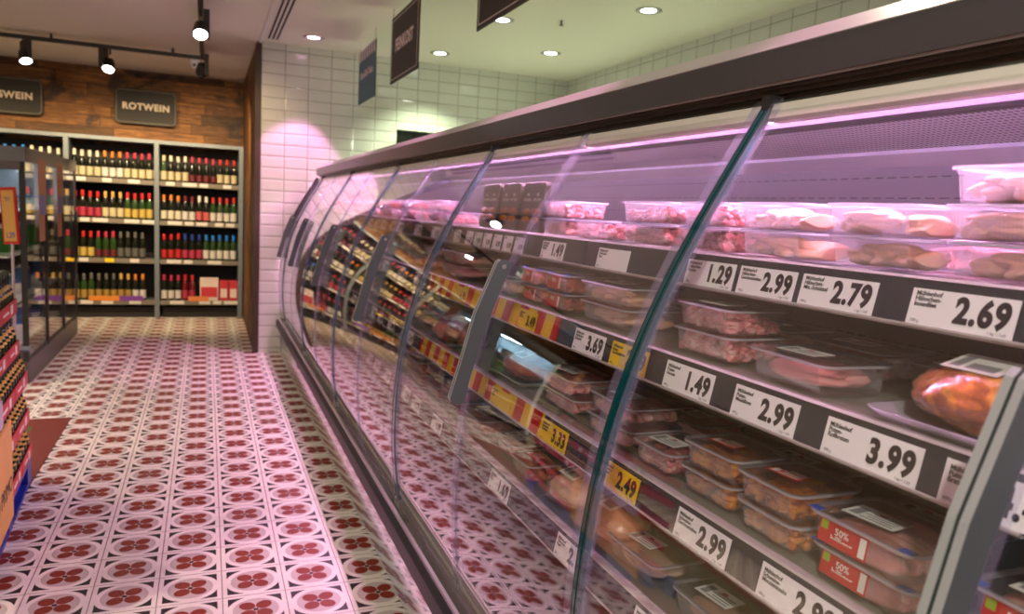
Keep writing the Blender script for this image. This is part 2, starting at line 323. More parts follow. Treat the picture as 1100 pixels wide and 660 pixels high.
# black lighting track and its heads
tr=empty('lighting_track',(0,8.12,CH)); tag(tr,'black L-shaped ceiling track carrying the spot heads near the wine wall','lighting track')
MB().box((-3.4,-.018,-.075),(.012,.018,-.04)).build('rail',m_black,tr)
MB().box((-.06,-4.8,-.075),(-.024,-.02,-.04),0).build('rail',m_black,tr)
for (x,y) in ((-3.0,0),(-1.3,0),(-.3,0),(-.042,-3.6),(-.042,-1.8)): MB().cyl((x,y,-.042),.012,.042,n=12).build('hanger',m_black,tr)
m_lens=pm('spot lens',(1,1,1),.3,emis=(1.,.97,.9),es=14.)
def head(x,y,aim,label,tilt,s=1.,pw=60):
    r=empty('track_spotlight',(x,y,CH-.075),(0,0,aim)); tag(r,label,'spotlight')
    bevel(MB().box((.02,-.03,-.18),(.06,.14,-.0)).build('driver_box',m_black,r),.003)
    MB().cyl((0,0,-.05),.009,.05,n=10).build('stem',m_black,r)
    h=empty('lamp_head',(0,0,-.10),(tilt,0,0)); h.parent=r; h.scale=(.84,.84,.84)
    b=MB().lathe([(.001,.0),(.035,.0),(.046,-.012),(.058,-.07),(.066,-.125),(.0665,-.135),(.056,-.135),(.055,-.128),(.001,-.128)],n=28); b=b.build('shade',m_black,h)
    for i in range(4): pass
    MB().lathe([(.001,-.131),(.054,-.1305),(.054,-.1285),(.001,-.1285)],n=24).build('lens',m_lens,h)
    return r
head(-.042,5.98,0,'black track spotlight with bright round lens, nearest to the viewer',math.radians(-38))
head(-.042,7.78,0,'black track spotlight seen from behind at the corner of the track',math.radians(60))
head(-1.52,8.12,math.radians(30),'leftmost black track spotlight shining down before the left wine sign',math.radians(-30))
head(-.83,8.12,math.radians(170),'black track spotlight hanging above the sign reading ROTWEIN',math.radians(35))
for x,y,tx,ty,pw in ((-1.52,8.0,-1.7,9.5,60),(-.83,8.0,-.8,9.6,70),(-.03,7.9,.1,9.6,60),(-.042,5.8,-.3,8.0,34),(-2.6,8.0,-2.7,9.5,60)):
    spot((x,y,CH-.30),(tx,ty,1.0),pw*.80,(1.,.72,.40),100,.7,.04)
for x,y in ((-2.6,5.4),(-2.6,2.4),(1.9,2.0),(-3.8,4.5)):  # unseen fill lights added to lift the room, no fittings modelled
    spot((x,y,CH-.02),(x,y,0),(85 if x<0 else 42),(1.,.80,.54) if x<1 else (.86,1.,.62),140,.8,.03)
c=empty('security_camera',(-.115,8.45,CH)); tag(c,'small white ceiling camera just below the corner of the track','camera')
MB().cyl((0,0,-.05),.045,.05,n=24,r2=.05).build('base',m_white,c); MB().lathe([(.001,-.115),(.02,-.11),(.036,-.09),(.042,-.06),(.04,-.045),(.001,-.045)],n=24).build('housing',m_white,c)
MB().cyl((0,-.045,-.085),.014,.02,'y',n=16).build('lens',m_black,c)
s=empty('sprinkler',(2.35,5.1,CH)); tag(s,'small dark sprinkler head on the greenish ceiling','sprinkler')
MB().cyl((0,0,-.03),.007,.03,n=10).build('stem',m_black,s); MB().cyl((0,0,-.034),.016,.004,n=14).build('deflector',m_black,s)
# ------------------------------------------------------------------ hanging signs (over the case)
m_sign=pm('dark brown sign board',(.026,.018,.012),.6,var=.1); m_line=pm('sign fine line',(.80,.68,.62),.5); m_sgb=pm('blue sign board',(.008,.085,.135),.5)
def hang_sign(y0,y1,z0,z1,txt,label,mat,blue=False):
    r=empty('hanging_sign',(1.22,(y0+y1)/2,z0)); tag(r,label,'sign'); w=abs(y1-y0)/2; h=z1-z0
    MB().box((-.004,-w,0),(.004,w,h)).build('board',mat,r)
    if not blue:
        f=MB()
        for sx in (-1,1):
            X=sx*.0045; i=.022
            f.box((X-.0006,-w+i,i),(X+.0006,w-i,i+.004)); f.box((X-.0006,-w+i,h-i-.004),(X+.0006,w-i,h-i)); f.box((X-.0006,-w+i,i),(X+.0006,-w+i+.005,h-i)); f.box((X-.0006,w-i-.005,i),(X+.0006,w-i,h-i))
        f.build('border_line',m_line,r)
        me=text_mesh(txt,.112,m_line,.041,.88,align='CENTER')
        put('lettering',me,r,(-.0052,0,h*.46),FACE_L); put('lettering',me,r,(.0052,0,h*.46),(PI/2,0,PI/2))
    else:
        f=MB()
        for i in range(7):
            yy=-w+.03+i*(2*w-.06)/6.5; MB().box((-.0052,yy,h-.085),(.0052,yy+.045,h+.0005)).build('awning_stripe',m_line,r)
        put('lettering',text_mesh(txt,.085,m_line,.01,.88,align='CENTER'),r,(-.0052,0,h*.46),FACE_L)
    for yy in (-w+.03,w-.03): MB().cyl((0,yy,h),.0018,CH-z1,n=6).build('wire',m_black,r)
hang_sign(6.74,6.05,2.262,2.695,'Käse-Kühl-Theke','blue hanging sign with pale striped awning edge, farthest of the row over the case',m_sgb,True)
hang_sign(5.50,4.74,2.270,2.72,'FEINKOST','dark brown hanging sign reading FEINKOST','m' and m_sign)
hang_sign(3.62,2.86,2.272,2.72,'FLEISCH','dark brown hanging sign nearest the viewer, only its lower corner in view',m_sign)
# ------------------------------------------------------------------ wine signs
m_wl=pm('sign pale lettering',(.80,.68,.55),.6); m_wb=pm('charcoal sign board',(.016,.013,.012),.6); m_olive=pm('sign olive edge',(.16,.14,.09),.5)
def wine_sign(x0,x1,z0,z1,txt,label):
    r=empty('wall_sign',((x0+x1)/2,9.72,z0)); tag(r,label,'sign'); w=(x1-x0)/2; h=z1-z0; c=.035
    def octo(i): return [(-w+i,c+i*.4),(-w+c+i*.4,i),(w-c-i*.4,i),(w-i,c+i*.4),(w-i,h-c-i*.4),(w-c-i*.4,h-i),(-w+c+i*.4,h-i),(-w+i,h-c-i*.4)]
    def plate(i,y0,y1):
        b=MB(); p=octo(i); n=8; vs=[(a,y0,b_) for a,b_ in p]+[(a,y1,b_) for a,b_ in p]
        b.add(vs,[(k,(k+1)%n,n+(k+1)%n,n+k) for k in range(n)]+[tuple(range(n)),tuple(range(2*n-1,n-1,-1))]); return b
    plate(0,0,.03).build('board',m_wb,r); plate(.012,-.003,.0).build('border_line',m_olive,r); plate(.020,-.005,-.003).build('panel',m_wb,r)
    put('lettering',text_mesh(txt,.098,m_wl,.041,1.0,align='CENTER'),r,(0,-.0062,h*.42),(PI/2,0,0))
    for xx in (-w*.6,w*.6): MB().box((xx-.01,.03,h*.4),(xx+.01,.10,h*.6)).build('bracket',m_black,r)
wine_sign(-.955,-.318,2.185,2.572,'ROTWEIN','dark octagonal sign reading ROTWEIN on the wooden wall')
wine_sign(-2.40,-1.645,2.185,2.572,'WEISSWEIN','dark octagonal sign ending in SWEIN on the wooden wall at the left')
# ------------------------------------------------------------------ wine shelving
m_up=pm('galvanised upright',(.17,.205,.235),.45,.3); m_rail2=pm('beige shelf rail',(.17,.15,.125),.5); m_tagw=pm('pale shelf ticket',(.62,.60,.57),.5); m_wback=pm('black shelf back',(.010,.009,.010),.7)
BAYS=[(.402,-.490),(-.490,-1.372),(-1.372,-2.254),(-2.254,-3.14),(-3.14,-4.02)]
SZ=[1.545,1.105,.665,.195]      # shelf surfaces
bay_names=['rightmost wine shelving unit beside the wooden post','middle wine shelving unit under the ROTWEIN sign','wine shelving unit partly behind the glass fridge','wine shelving unit behind the fridge at the frame edge','leftmost wine shelving unit outside the frame']
upm=MB()
for k in range(46): pass
for bi,(xr,xl) in enumerate(BAYS):
    r=empty('wine_shelving_unit',((xr+xl)/2,9.45,0)); tag(r,bay_names[bi],'shelf unit'); w=(xr-xl)/2
    MB().box((-w+.002,.33,.05),(w-.002,.345,1.93)).build('back_panel',m_wback,r)
    bevel(MB().box((w-.052,-.01,0),(w-.001,.33,1.97)).build('upright',m_up,r),.004)
    if bi==4: MB().box((-w+.001,-.01,0),(-w+.045,.33,1.97)).build('upright',m_up,r)
    MB().box((-w+.001,-.012,1.965),(w-.001,.345,2.005)).build('top_rail',m_up,r)
    MB().box((-w+.028,.05,0),(w-.028,.07,.12)).build('plinth',m_wback,r)
    for si,z in enumerate(SZ):
        sh=MB().box((-w+.002,0,z-.022),(w-.052,.33,z)).build('shelf',m_up,r)
        MB().box((-w+.002,-.012,z-.040),(w-.052,0,z+.012)).build('price_rail',m_rail2,sh)
        x=-w+.05+rnd.random()*.06
        while x<w-.15:
            wd=rnd.choice((.09,.12,.15)); mt=m_tagw
            if bi==1 and si==2 and -.12<x<.05: mt=m_cardy
            MB().box((x,-.0145,z-.032),(x+wd,-.012,z+.008)).build('price_ticket',mt,sh); x+=wd+rnd.choice((.03,.08,.16))
def bottle_meshes():
    g={}
    for nm,c in (('dark',(.008,.010,.006)),('green',(.02,.05,.012)),('red',(.12,.005,.01))):
        m=pm(nm+' bottle glass',c,.08,coat=.5); b=MB().lathe([(.001,.0),(.030,.0),(.033,.004),(.033,.175),(.030,.20),(.019,.228),(.0145,.245),(.0145,.292),(.001,.292)],n=14)
        g[nm]=b.mesh('glass_body',m)
    return g
BG=bottle_meshes(); _cap={};_lab={}
def capm(c):
    if c not in _cap: _cap[c]=MB().lathe([(.001,.302),(.0155,.301),(.0163,.296),(.0165,.236),(.0155,.231)],n=12).mesh('capsule',pm('capsule',c,.35))
    return _cap[c]
def labm(c,z0,z1):
    if (c,z0,z1) not in _lab: _lab[(c,z0,z1)]=MB().cyl((0,0,z0),.0336,z1-z0,n=14,caps=False).mesh('paper_label',pm('bottle label',tuple(q*.78 for q in c),.55))
    return _lab[(c,z0,z1)]
CR=(.62,.56,.36);WH=(.70,.68,.66);YC=(.55,.36,.10);DR=(.14,.01,.02);RD=(.50,.02,.02);OR=(.60,.20,.03);PK=(.45,.03,.08);GY=(.12,.12,.11);GD=(.42,.27,.06);BL=(.02,.18,.60);DB=(.02,.05,.28);YL=(.60,.45,.10);WC=(.72,.68,.55);RP=(.60,.12,.12)
KN={'CR':'cream','WH':'white','YC':'gold','DR':'dark red','RD':'red','OR':'orange','PK':'crimson','GY':'grey','GD':'golden','BL':'bright blue','DB':'dark blue','YL':'yellow','WC':'ivory','RP':'salmon'}
KV=dict(CR=CR,WH=WH,YC=YC,DR=DR,RD=RD,OR=OR,PK=PK,GY=GY,GD=GD,BL=BL,DB=DB,YL=YL,WC=WC,RP=RP)
def bottle(x,y,z,cap,lab,gl,label,group,s=1.):
    r=empty('wine_bottle',(x,y,z)); r.scale=(s,s,s); tag(r,label,'bottle',group)
    put('glass_body',BG[gl],r); put('capsule',capm(KV[cap]),r)
    if lab!='DR': put('paper_label',labm(KV[lab],.030,.125),r)
    else: put('paper_label',labm(KV[lab],.03,.10),r)
ROWS={ # (count,cap,label) left to right
 (0,0):[(1,'CR','CR'),(3,'WC','CR'),(4,'PK','DR'),(3,'RD','CR')],(0,1):[(3,'OR','WC'),(2,'DR','WH'),(2,'WH','RP'),(4,'RD','WH')],
 (0,2):[(3,'RD','RD'),(3,'DB','PK'),(5,'BL','WH')],(0,3):[(3,'PK','WH'),(2,'RD','PK')],
 (1,0):[(4,'WC','CR'),(3,'OR','WH'),(5,'PK','CR')],(1,1):[(4,'RD','PK'),(3,'YC','CR'),(4,'RD','YL')],
 (1,2):[(3,'RD','YL'),(3,'PK','DR'),(4,'GY','GY')],(1,3):[(3,'GY','GD'),(3,'GY','GD'),(2,'YC','GD'),(2,'OR','WH')],
 (2,0):[(3,'YC','CR'),(3,'BL','WH'),(4,'WC','CR')],(2,1):[(3,'OR','WC'),(3,'DR','YL'),(4,'RD','YL')],(2,2):[(5,'RD','RD'),(5,'GY','GY')],(2,3):[(4,'RD','GD'),(5,'PK','WH')],
 (3,0):[(5,'WC','CR'),(5,'OR','WH')],(3,1):[(5,'RD','YL'),(5,'GD','CR')],(3,2):[(5,'DB','WH'),(5,'RD','PK')],(3,3):[(5,'GY','GD'),(5,'PK','WH')],
 (4,0):[(5,'RD','CR'),(5,'WC','WH')],(4,1):[(5,'YC','CR'),(5,'RD','RD')],(4,2):[(5,'OR','CR'),(5,'GY','YL')],(4,3):[(5,'PK','WH'),(5,'GY','GD')]}
rowname=['top','second','third','bottom']; bayname=['rightmost wine unit','middle wine unit','unit behind the fridge','unit at the frame edge','far left unit']
for (bi,si),L in ROWS.items():
    xr,xl=BAYS[bi]; n=sum(q[0] for q in L); full=11 if bi<2 else 10
    if (bi,si)==(0,3): full=11
    step=(xr-xl-.075)/full; x=xl+.008+step/2
    for gi,(cnt,cap,lab) in enumerate(L):
        for k in range(cnt):
            lb='%s capped wine bottle, %s label, %s shelf of the %s'%(KN[cap],KN[lab],rowname[si],bayname[bi])
            bottle(x,9.50+rnd.uniform(-.006,.006),SZ[si],cap,lab,('dark' if (gi+bi+si)%4 else 'green') if not(bi==0 and si==3 and gi==1) else 'red',lb,'%s-capped wine bottles, %s shelf, %s'%(KN[cap],rowname[si],bayname[bi]),rnd.uniform(.98,1.02)); x+=step
        x+=step*.08*0
# cartons on the bottom shelf of the right unit
def carton(x,w,h,mat,label,acc,d=.12):
    r=empty('wine_carton',(x,9.47,SZ[3])); tag(r,label,'carton')
    bevel(MB().box((-w/2,0,0),(w/2,d,h)).build('box',mat,r),.002)
    MB().box((-w/2+.012,-.0015,h*.18),(w/2-.012,0,h*.62)).build('printed_panel',acc,r)
m_cpink=pm('red carton board',(.50,.03,.05),.5,var=.15); m_cw=pm('white carton print',(.66,.55,.52),.5,var=.2)
carton(.035,.20,.27,m_cw,'white and red gift carton on the bottom wine shelf',m_cpink); carton(.195,.095,.24,m_cpink,'left of two dark red cartons at the end of the bottom wine shelf',m_cw); carton(.30,.095,.24,m_cpink,'right of two dark red cartons next to the wooden post',m_cw)
for bi,x,w,mt,lb in ((0,-.08,.22,pm('orange promotion strip',(.62,.20,.06),.5),'orange promotion strip under bottles on the right wine unit'),(1,-1.05,.30,pm('orange promotion strip b',(.62,.22,.03),.5),'orange promotion strip on the bottom shelf of the middle wine unit'),(1,-.78,.24,pm('purple promotion strip',(.16,.04,.30),.5),'purple promotion strip on the bottom shelf of the middle wine unit')):
    o=MB().box((-w/2,0,0),(w/2,.004,.055)).build('promotion_strip',mt,None,(x,9.432,SZ[3]+.004)); tag(o,lb,'strip')
# ------------------------------------------------------------------ glass fridge on the left
FX=-1.176; fr=empty('glass_fridge',(FX,6.2,0)); tag(fr,'dark glass-fronted fridge with lit interior standing left of the aisle','fridge')
m_fk=pm('fridge base metal',(.10,.085,.085),.35,.3); m_fin=pm('fridge inner white',(.55,.66,.72),.5)
FT=1.68
MB().box((-.70,.02,.0),(0,2.24,.165)).build('base',m_fk,fr)
MB().box((-.70,0,.165),(-.66,2.24,FT)).build('back_panel',m_fin,fr)
MB().box((-.70,-.01,FT-.10),(.01,2.25,FT)).build('top_panel',pm('fridge top grey',(.12,.13,.135),.4),fr)
MB().box((-.70,2.20,.165),(0,2.24,FT-.1)).build('end_panel',m_fk,fr)
for k in range(4):
    y=k*.745; b=MB(); b.box((-.03,y-.02 if k else 0,.165),(.006,y+.02 if k<3 else y-.02+.02,FT-.1)); b.build('door_frame',m_black,fr)
    if k<3:
        d=MB().box((-.012,y+.022,.19),(-.004,y+.724,FT-.105)).build('door',m_glass,fr)
        MB().box((-.020,y+.022,.17),(.002,y+.724,.195)).build('bottom_rail',m_black,d)
        MB().box((.006,y+.66,.75),(.026,y+.68,1.2)).build('handle',m_black,d)
MB().box((-.64,.004,.19),(-.032,.012,FT-.105)).build('end_glass',m_glass,fr)
MB().box((-.66,-.006,FT-.16),(-.02,.02,FT-.1)).build('end_rail',m_fk,fr)
MB().box((-.5,.06,FT-.115),(-.44,2.15,FT-.10)).build('light_strip',m_led2,fr)
for z in (.22,.55,.90,1.22): 
    MB().box((-.65,.05,z),(-.12,2.18,z+.012)).build('shelf',pm('fridge shelf white',(.75,.82,.84),.4),fr)
m_fg=pm('green carton',(.05,.28,.05),.5); m_fbl=pm('blue carton',(.03,.12,.35),.5); m_fwh=pm('white tub',(.75,.75,.72),.4)
for z in (.232,.562,.912,1.232):
    for k in range(6):
        cc=(m_fwh if z>1 else (m_fg if z>.9 else (m_fbl if k%2 else m_fwh)))
        r=empty('dairy_tub' if cc is m_fwh else 'drink_carton',(FX-.24-.0*k,6.32+k*.34,z))
        tag(r,'%s on the %s shelf inside the left fridge'%({m_fwh:'white round tub',m_fg:'green carton',m_fbl:'blue carton'}[cc],{.232:'lowest',.562:'lower',.912:'upper',1.232:'top'}[z]),'tub' if cc is m_fwh else 'carton','%s goods in the left fridge at %.1f'%('white' if cc is m_fwh else 'coloured',z))
        if cc is m_fwh: MB().lathe([(.001,0),(.05,0),(.06,.09),(.001,.09)],n=18).build('tub_body',cc,r); MB().lathe([(.001,.09),(.063,.09),(.063,.10),(.001,.10)],n=18).build('lid',m_blue,r)
        else: MB().box((-.05,-.04,0),(.05,.04,.18)).build('carton_body',cc,r); MB().prism_y([(-.05,.18),(.05,.18),(.01,.21),(-.01,.21)],-.04,.04).build('gable_top',m_fwh,r)
m_not=pm('brown notice paper',(.36,.17,.12),.7,var=.12); m_notb=pm('blue notice print',(.16,.16,.40),.7,var=.2)
for y,l in ((6.78,'brown paper notice with blue print on the nearer fridge door'),(7.55,'brown paper notice with blue print on the farther fridge door')):
    r=empty('door_notice',(FX+.008,y,1.0)); tag(r,l,'notice')
    MB().box((0,-.14,-.0),(.003,.14,.62)).build('sheet',m_not,r); MB().box((.003,-.11,.20),(.0035,.11,.35)).build('printed_block',m_notb,r)
# ------------------------------------------------------------------ floor mat
mt=empty('floor_mat',(-1.7,3.6,0)); tag(mt,'dark red recessed floor mat with olive centre under the bottle pallet','mat')
B=MB(); x0,x1,y0,y1=-.9,.93,-1.6,1.62
B.box((x0,y1-.17,0),(x1,y1,.005)); B.box((x0,y0,0),(x1,y0+.17,.005)); B.box((x1-.17,y0+.17,0),(x1,y1-.17,.005)); B.box((x0,y0+.17,0),(x0+.17,y1-.17,.005))
B.build('border',pm('brick red mat border',(.15,.022,.014),.6,var=.25,bump=(60,.3)),mt)
MB().box((x0+.17,y0+.17,0),(x1-.17,y1-.17,.004)).build('centre',pm('olive mat ribs',(.10,.085,.03),.8,var=.3,bump=(90,.5)),mt)
# ------------------------------------------------------------------ promotion pallet
PR=math.radians(3.8)
def PW(x,y,z=0):   # pallet local -> world; origin at right near corner
    return Vector((-.705+x*math.cos(PR)-y*math.sin(PR),3.1+x*math.sin(PR)+y*math.cos(PR),z))
ZR=(0,0,PR)
p=empty('pallet',PW(0,0,.005),ZR); tag(p,'bright blue plastic pallet under the stacked bottle crates','pallet')
m_pal=pm('blue pallet plastic',(.012,.03,.30),.35)
for i in range(3): bevel(MB().box((-.38+i*.1385,-.25,.10),(-.38+i*.1385+.10,1.0,.125)).build('deck_board',m_pal,p),.004)
for x in (-.38,-.2325,-.085):
    MB().box((x,-.25,0),(x+.08,1.0,.02)).build('skid',m_pal,p)
    for y in (-.25,.33,.88): MB().box((x,y,.02),(x+.08,y+.12,.10)).build('block',m_pal,p)
m_crate=pm('red crate card',(.52,.03,.045),.5,var=.08); m_pg=pm('piccolo green glass',(.012,.022,.008),.1,coat=.5); m_gold=pm('gold foil label',(.50,.30,.05),.4,.2); m_dkcap=pm('dark foil',(.03,.035,.02),.35)
pb=MB().lathe([(.001,0),(.026,0),(.0275,.004),(.0275,.075),(.024,.098),(.012,.122),(.011,.165),(.001,.168)],n=12).mesh('glass_body',m_pg)
pl_=MB().cyl((0,0,.082),.0282,.036,n=12,r2=.0165,caps=False).mesh('gold_label',m_gold); pc=MB().lathe([(.001,.176),(.0135,.174),(.0135,.135),(.0125,.13)],n=10).mesh('foil_cap',m_dkcap)
tiers=[(.130,1.0),(.315,.95),(.500,.92),(.685,.70),(.870,.66)]
on=['lowest','second lowest','middle','second highest','topmost']
for ti,(z,yf) in enumerate(tiers):
    n=int((yf+.22)/.30)
    ln=(yf+.22)/n
    for k in range(n):
        ya=yf-ln*(k+1); yb=yf-ln*k-.006
        r=empty('bottle_crate',PW(0,ya,z),ZR); ln2=yb-ya
        tag(r,'%s red card crate of small green bottles, %s from the fridge side'%(on[ti],['farthest','second','third','nearest'][min(k,3)]),'crate')
        b=MB(); wd=.30
        b.box((-wd,0,0),(0,ln2,.004)); b.box((-.004,0,.0),(0,ln2,.060)); b.box((-wd,0,0),(-wd+.004,ln2,.060)); b.box((-wd,0,0),(0,.004,.060)); b.box((-wd,ln2-.004,0),(0,ln2,.060))
        b.build('tray_card',m_crate,r); MB().box((0,ln2*.62,.012),(.0012,ln2*.74,.05)).build('printed_emblem',m_lab,r); MB().box((0,ln2*.2,.024),(.0012,ln2*.5,.034)).build('printed_line',m_lab,r)
        m=int(ln2/.0615)
        for a in range(m):
            for bx in range(2 if ti<4 else 4):
                w=PW(-.035-bx*.063,ya+.036+a*(ln2-.06)/(m-1),z+.0045)
                o=empty('piccolo_bottle',w,ZR); tag(o,'small green bottle with gold label in the %s crate layer'%on[ti],'bottle','piccolo bottles in the %s crate layer'%on[ti])
                put('glass_body',pb,o); put('gold_label',pl_,o); put('foil_cap',pc,o)
# poster board against the stack
r=empty('promotion_board',PW(.012,.05,.012),ZR); tag(r,'orange promotion board with dark lettering ending in MO leaning on the crates','poster')
bevel(MB().box((0,-.50,.10),(.010,.22,.49)).build('board',pm('orange poster card',(.66,.34,.10),.5,var=.18),r),.003)
put('lettering',text_mesh('PROSECCO PRIMO',.085,m_ink,.0,1.,align='RIGHT'),r,(.0105,.20,.22),(PI/2,0,PI/2))
r=empty('promotion_card',PW(.012,.0,.52),ZR); tag(r,'pale lilac picture card above the orange promotion board','poster')
MB().box((0,-.4,0),(.008,.10,.10)).build('board',pm('lilac picture card',(.50,.46,.56),.5,var=.4),r)
# price sign on pole, standing on the ledge of the third crate layer
w=PW(-.03,.80,.678); r=empty('pole_price_sign',w,ZR); tag(r,'red-framed orange price sign on a pale pole standing on the bottle crates','price sign')
MB().box((-.055,-.05,0),(.055,.05,.008)).build('base_plate',m_up,r); MB().cyl((0,0,.008),.006,.47,n=12).build('pole',pm('pale pink pole',(.60,.50,.52),.35),r)
sg=empty('sign_card',(0,0,.472),(0,math.radians(-4),math.radians(-38))); sg.parent=r
bevel(MB().box((-.042,-.005,0),(.042,.005,.25)).build('red_frame',m_red,sg),.004); MB().box((-.032,-.0065,.014),(.032,-.005,.236)).build('orange_card',pm('orange price card',(.70,.38,.10),.5),sg)
put('lettering',text_mesh('1.29',.034,m_notb,.03,.8,align='CENTER'),sg,(.0,-.0070,.03),(PI/2,0,0)); put('lettering',text_mesh('Piccolo\nSekt',.012,m_inkg,.01,align='CENTER'),sg,(0,-.0070,.20),(PI/2,0,0))
# ------------------------------------------------------------------ the refrigerated case
CY0,CY1=-1.02,7.15
PROF=[(.950,1.625),(.905,1.552),(.862,1.480),(.815,1.402),(.772,1.322),(.735,1.245),(.703,1.165),(.675,1.085),(.652,1.000),(.636,.915),(.626,.830),(.619,.740),(.616,.650),(.618,.560),(.626,.480),(.636,.410),(.648,.345)]
def cat(P,m=3):
    out=[]
    for i in range(len(P)-1):
        p0=P[max(i-1,0)];p1=P[i];p2=P[i+1];p3=P[min(i+2,len(P)-1)]
        for k in range(m):
            t=k/m; out.append(tuple(.5*((2*p1[j])+(-p0[j]+p2[j])*t+(2*p0[j]-5*p1[j]+4*p2[j]-p3[j])*t*t+(-p0[j]+3*p1[j]-3*p2[j]+p3[j])*t**3) for j in (0,1)))
    out.append(P[-1]); return out
# light smoothing of the measured profile
for _ in range(2): PROF=[PROF[0]]+[tuple(.25*PROF[i-1][j]+.5*PROF[i][j]+.25*PROF[i+1][j] for j in (0,1)) for i in range(1,len(PROF)-1)]+[PROF[-1]]
PC=cat(PROF)
def offs(P,d):
    out=[]
    for i in range(len(P)):
        a=P[max(i-1,0)];b=P[min(i+1,len(P)-1)]; tx,tz=b[0]-a[0],b[1]-a[1]; l=math.hypot(tx,tz); out.append((P[i][0]+d*(-tz)/l*1.,P[i][1]+d*tx/l))
    return out   # +d = towards the inside (+x)
def strip(y0,y1,d0,d1,i0=0,i1=None,sm=True):
    P=PC[i0:i1]; a=offs(P,d0); b=offs(P,d1); poly=a+b[::-1]; m=MB(); n=len(poly)
    vs=[(p[0],y0,p[1]) for p in poly]+[(p[0],y1,p[1]) for p in poly]
    m.add(vs,[(i,(i+1)%n,n+(i+1)%n,n+i) for i in range(n)],0,sm)
    k=len(P)
    for s0 in (0,n):
        m.add(vs,[(s0+i,s0+i+1,s0+n-2-i,s0+n-1-i) for i in range(k-1)],0)
    return m
case=empty('refrigerated_display_case',(0,0,0)); tag(case,'long refrigerated meat display case with curved glass doors along the aisle','display case')
MB().box((.76,CY0,.0),(1.56,CY1,.30)).build('base',m_case,case)
MB().prism_y([(.650,0),(.750,.246),(.76,.246),(.76,0)],CY0,CY1).build('kick_plate',m_kick,case)
bevel(MB().prism_y([(.612,.245),(.597,.262),(.597,.318),(.612,.330),(.70,.330),(.76,.300),(.76,.247),(.64,.245)],CY0,CY1).build('bumper',m_bump,case),.003)
MB().prism_y([(.616,.330),(.618,.338),(.627,.340),(.627,.330)],CY0,CY1).build('chrome_strip',m_chrome,case)
MB().prism_y([(.626,.330),(.626,.337),(.662,.337),(.662,.330)],CY0,CY1).build('sill',m_sill,case)
MB().prism_y([(.664,.30),(.664,.365),(.672,.372),(.70,.372),(.70,.30)],CY0,CY1).build('inner_kerb',pm('pinkish kerb plastic',(.42,.38,.38),.3),case)
for (x) in (.678,.690): MB().prism_y([(x,.372),(x,.380),(x+.005,.380),(x+.005,.372)],CY0,CY1).build('kerb_seal',m_bump,case)
MB().box((.70,CY0,.30),(1.50,CY1,.33)).build('tub_floor',m_case,case)
MB().box((1.50,CY0,.30),(1.52,CY1,1.64)).build('back_panel',m_back,case); MB().box((1.52,CY0,.30),(1.56,CY1,1.64)).build('outer_back',m_case,case)
MB().prism_y([(.93,1.656),(.93,1.715),(.978,1.750),(1.56,1.750),(1.56,1.640),(1.12,1.640),(1.12,1.656)],CY0,CY1).build('hood',[m_hood],case)
MB().prism_y([(.9285,1.7155),(.978,1.7525),(1.03,1.7525),(1.03,1.7505),(.9788,1.7505),(.93,1.7140)],CY0,CY1).build('hood_chamfer',m_hoodtop,case)
b=MB(); b.prism_y([(.945,1.656),(.945,1.648),(.958,1.648),(.958,1.640),(.972,1.640),(.972,1.632),(1.02,1.632),(1.02,1.656)],CY0,CY1); b.build('hood_groove',m_brown,case)
MB().box((.974,CY0,1.604),(.988,CY1,1.650)).build('added_lamp_blocker',m_case,case)  # added strip blocking tube light that leaks over the door rail
MB().prism_y([(.936,1.6525),(.936,1.656),(.940,1.656),(.940,1.6525)],CY0,CY1).build('hood_bead',m_hoodtop,case)
MB().prism_y([(1.20,1.6335),(1.20,1.638),(1.47,1.592),(1.47,1.5875)],CY0,CY1).build('air_grille',m_comb,case)
MB().prism_y([(.990,1.640),(.990,1.626),(1.045,1.628),(1.050,1.596),(1.062,1.592),(1.090,1.592),(1.090,1.64)],CY0,CY1).build('lamp_housing',pm('lamp housing enamel',(.016,.013,.022),.6,spec=.1),case)
MB().prism_y([(1.455,1.592),(1.455,1.582),(1.50,1.556),(1.50,1.60)],CY0,CY1).build('air_duct',pm('duct pale grey',(.48,.46,.48),.35),case)
for k in range(6):
    ya=CY0+.02+k*1.36; MB().cyl((1.022,ya,1.6175),.0095,1.32,'y',n=12).build('light_strip',m_led,case); MB().cyl((1.125,ya,1.622),.009,1.32,'y',n=10).build('added_violet_strip',m_violet_fill,case)  # violet tube added beside the lilac one to tint trays and back panel
# end frame against the tiled wall
PC_end=len(PC)
strip(7.115,7.15,-.022,.028,0,22).build('end_arch',m_black,case); strip(7.13,7.15,-.004,.008,21).build('end_edge',m_chrome,case)
poly=offs(PC,.01)+[(1.50,.345),(1.50,1.625)]
MB().prism_y(poly,7.135,7.142).build('end_glass',m_glass,case)
MB().prism_y(offs(PC,.0)+[(1.56,.0),(1.56,1.75),(.978,1.75),(.93,1.715),(.93,1.656)],CY0-.04,CY0-.002).build('near_end_panel',m_case,case)
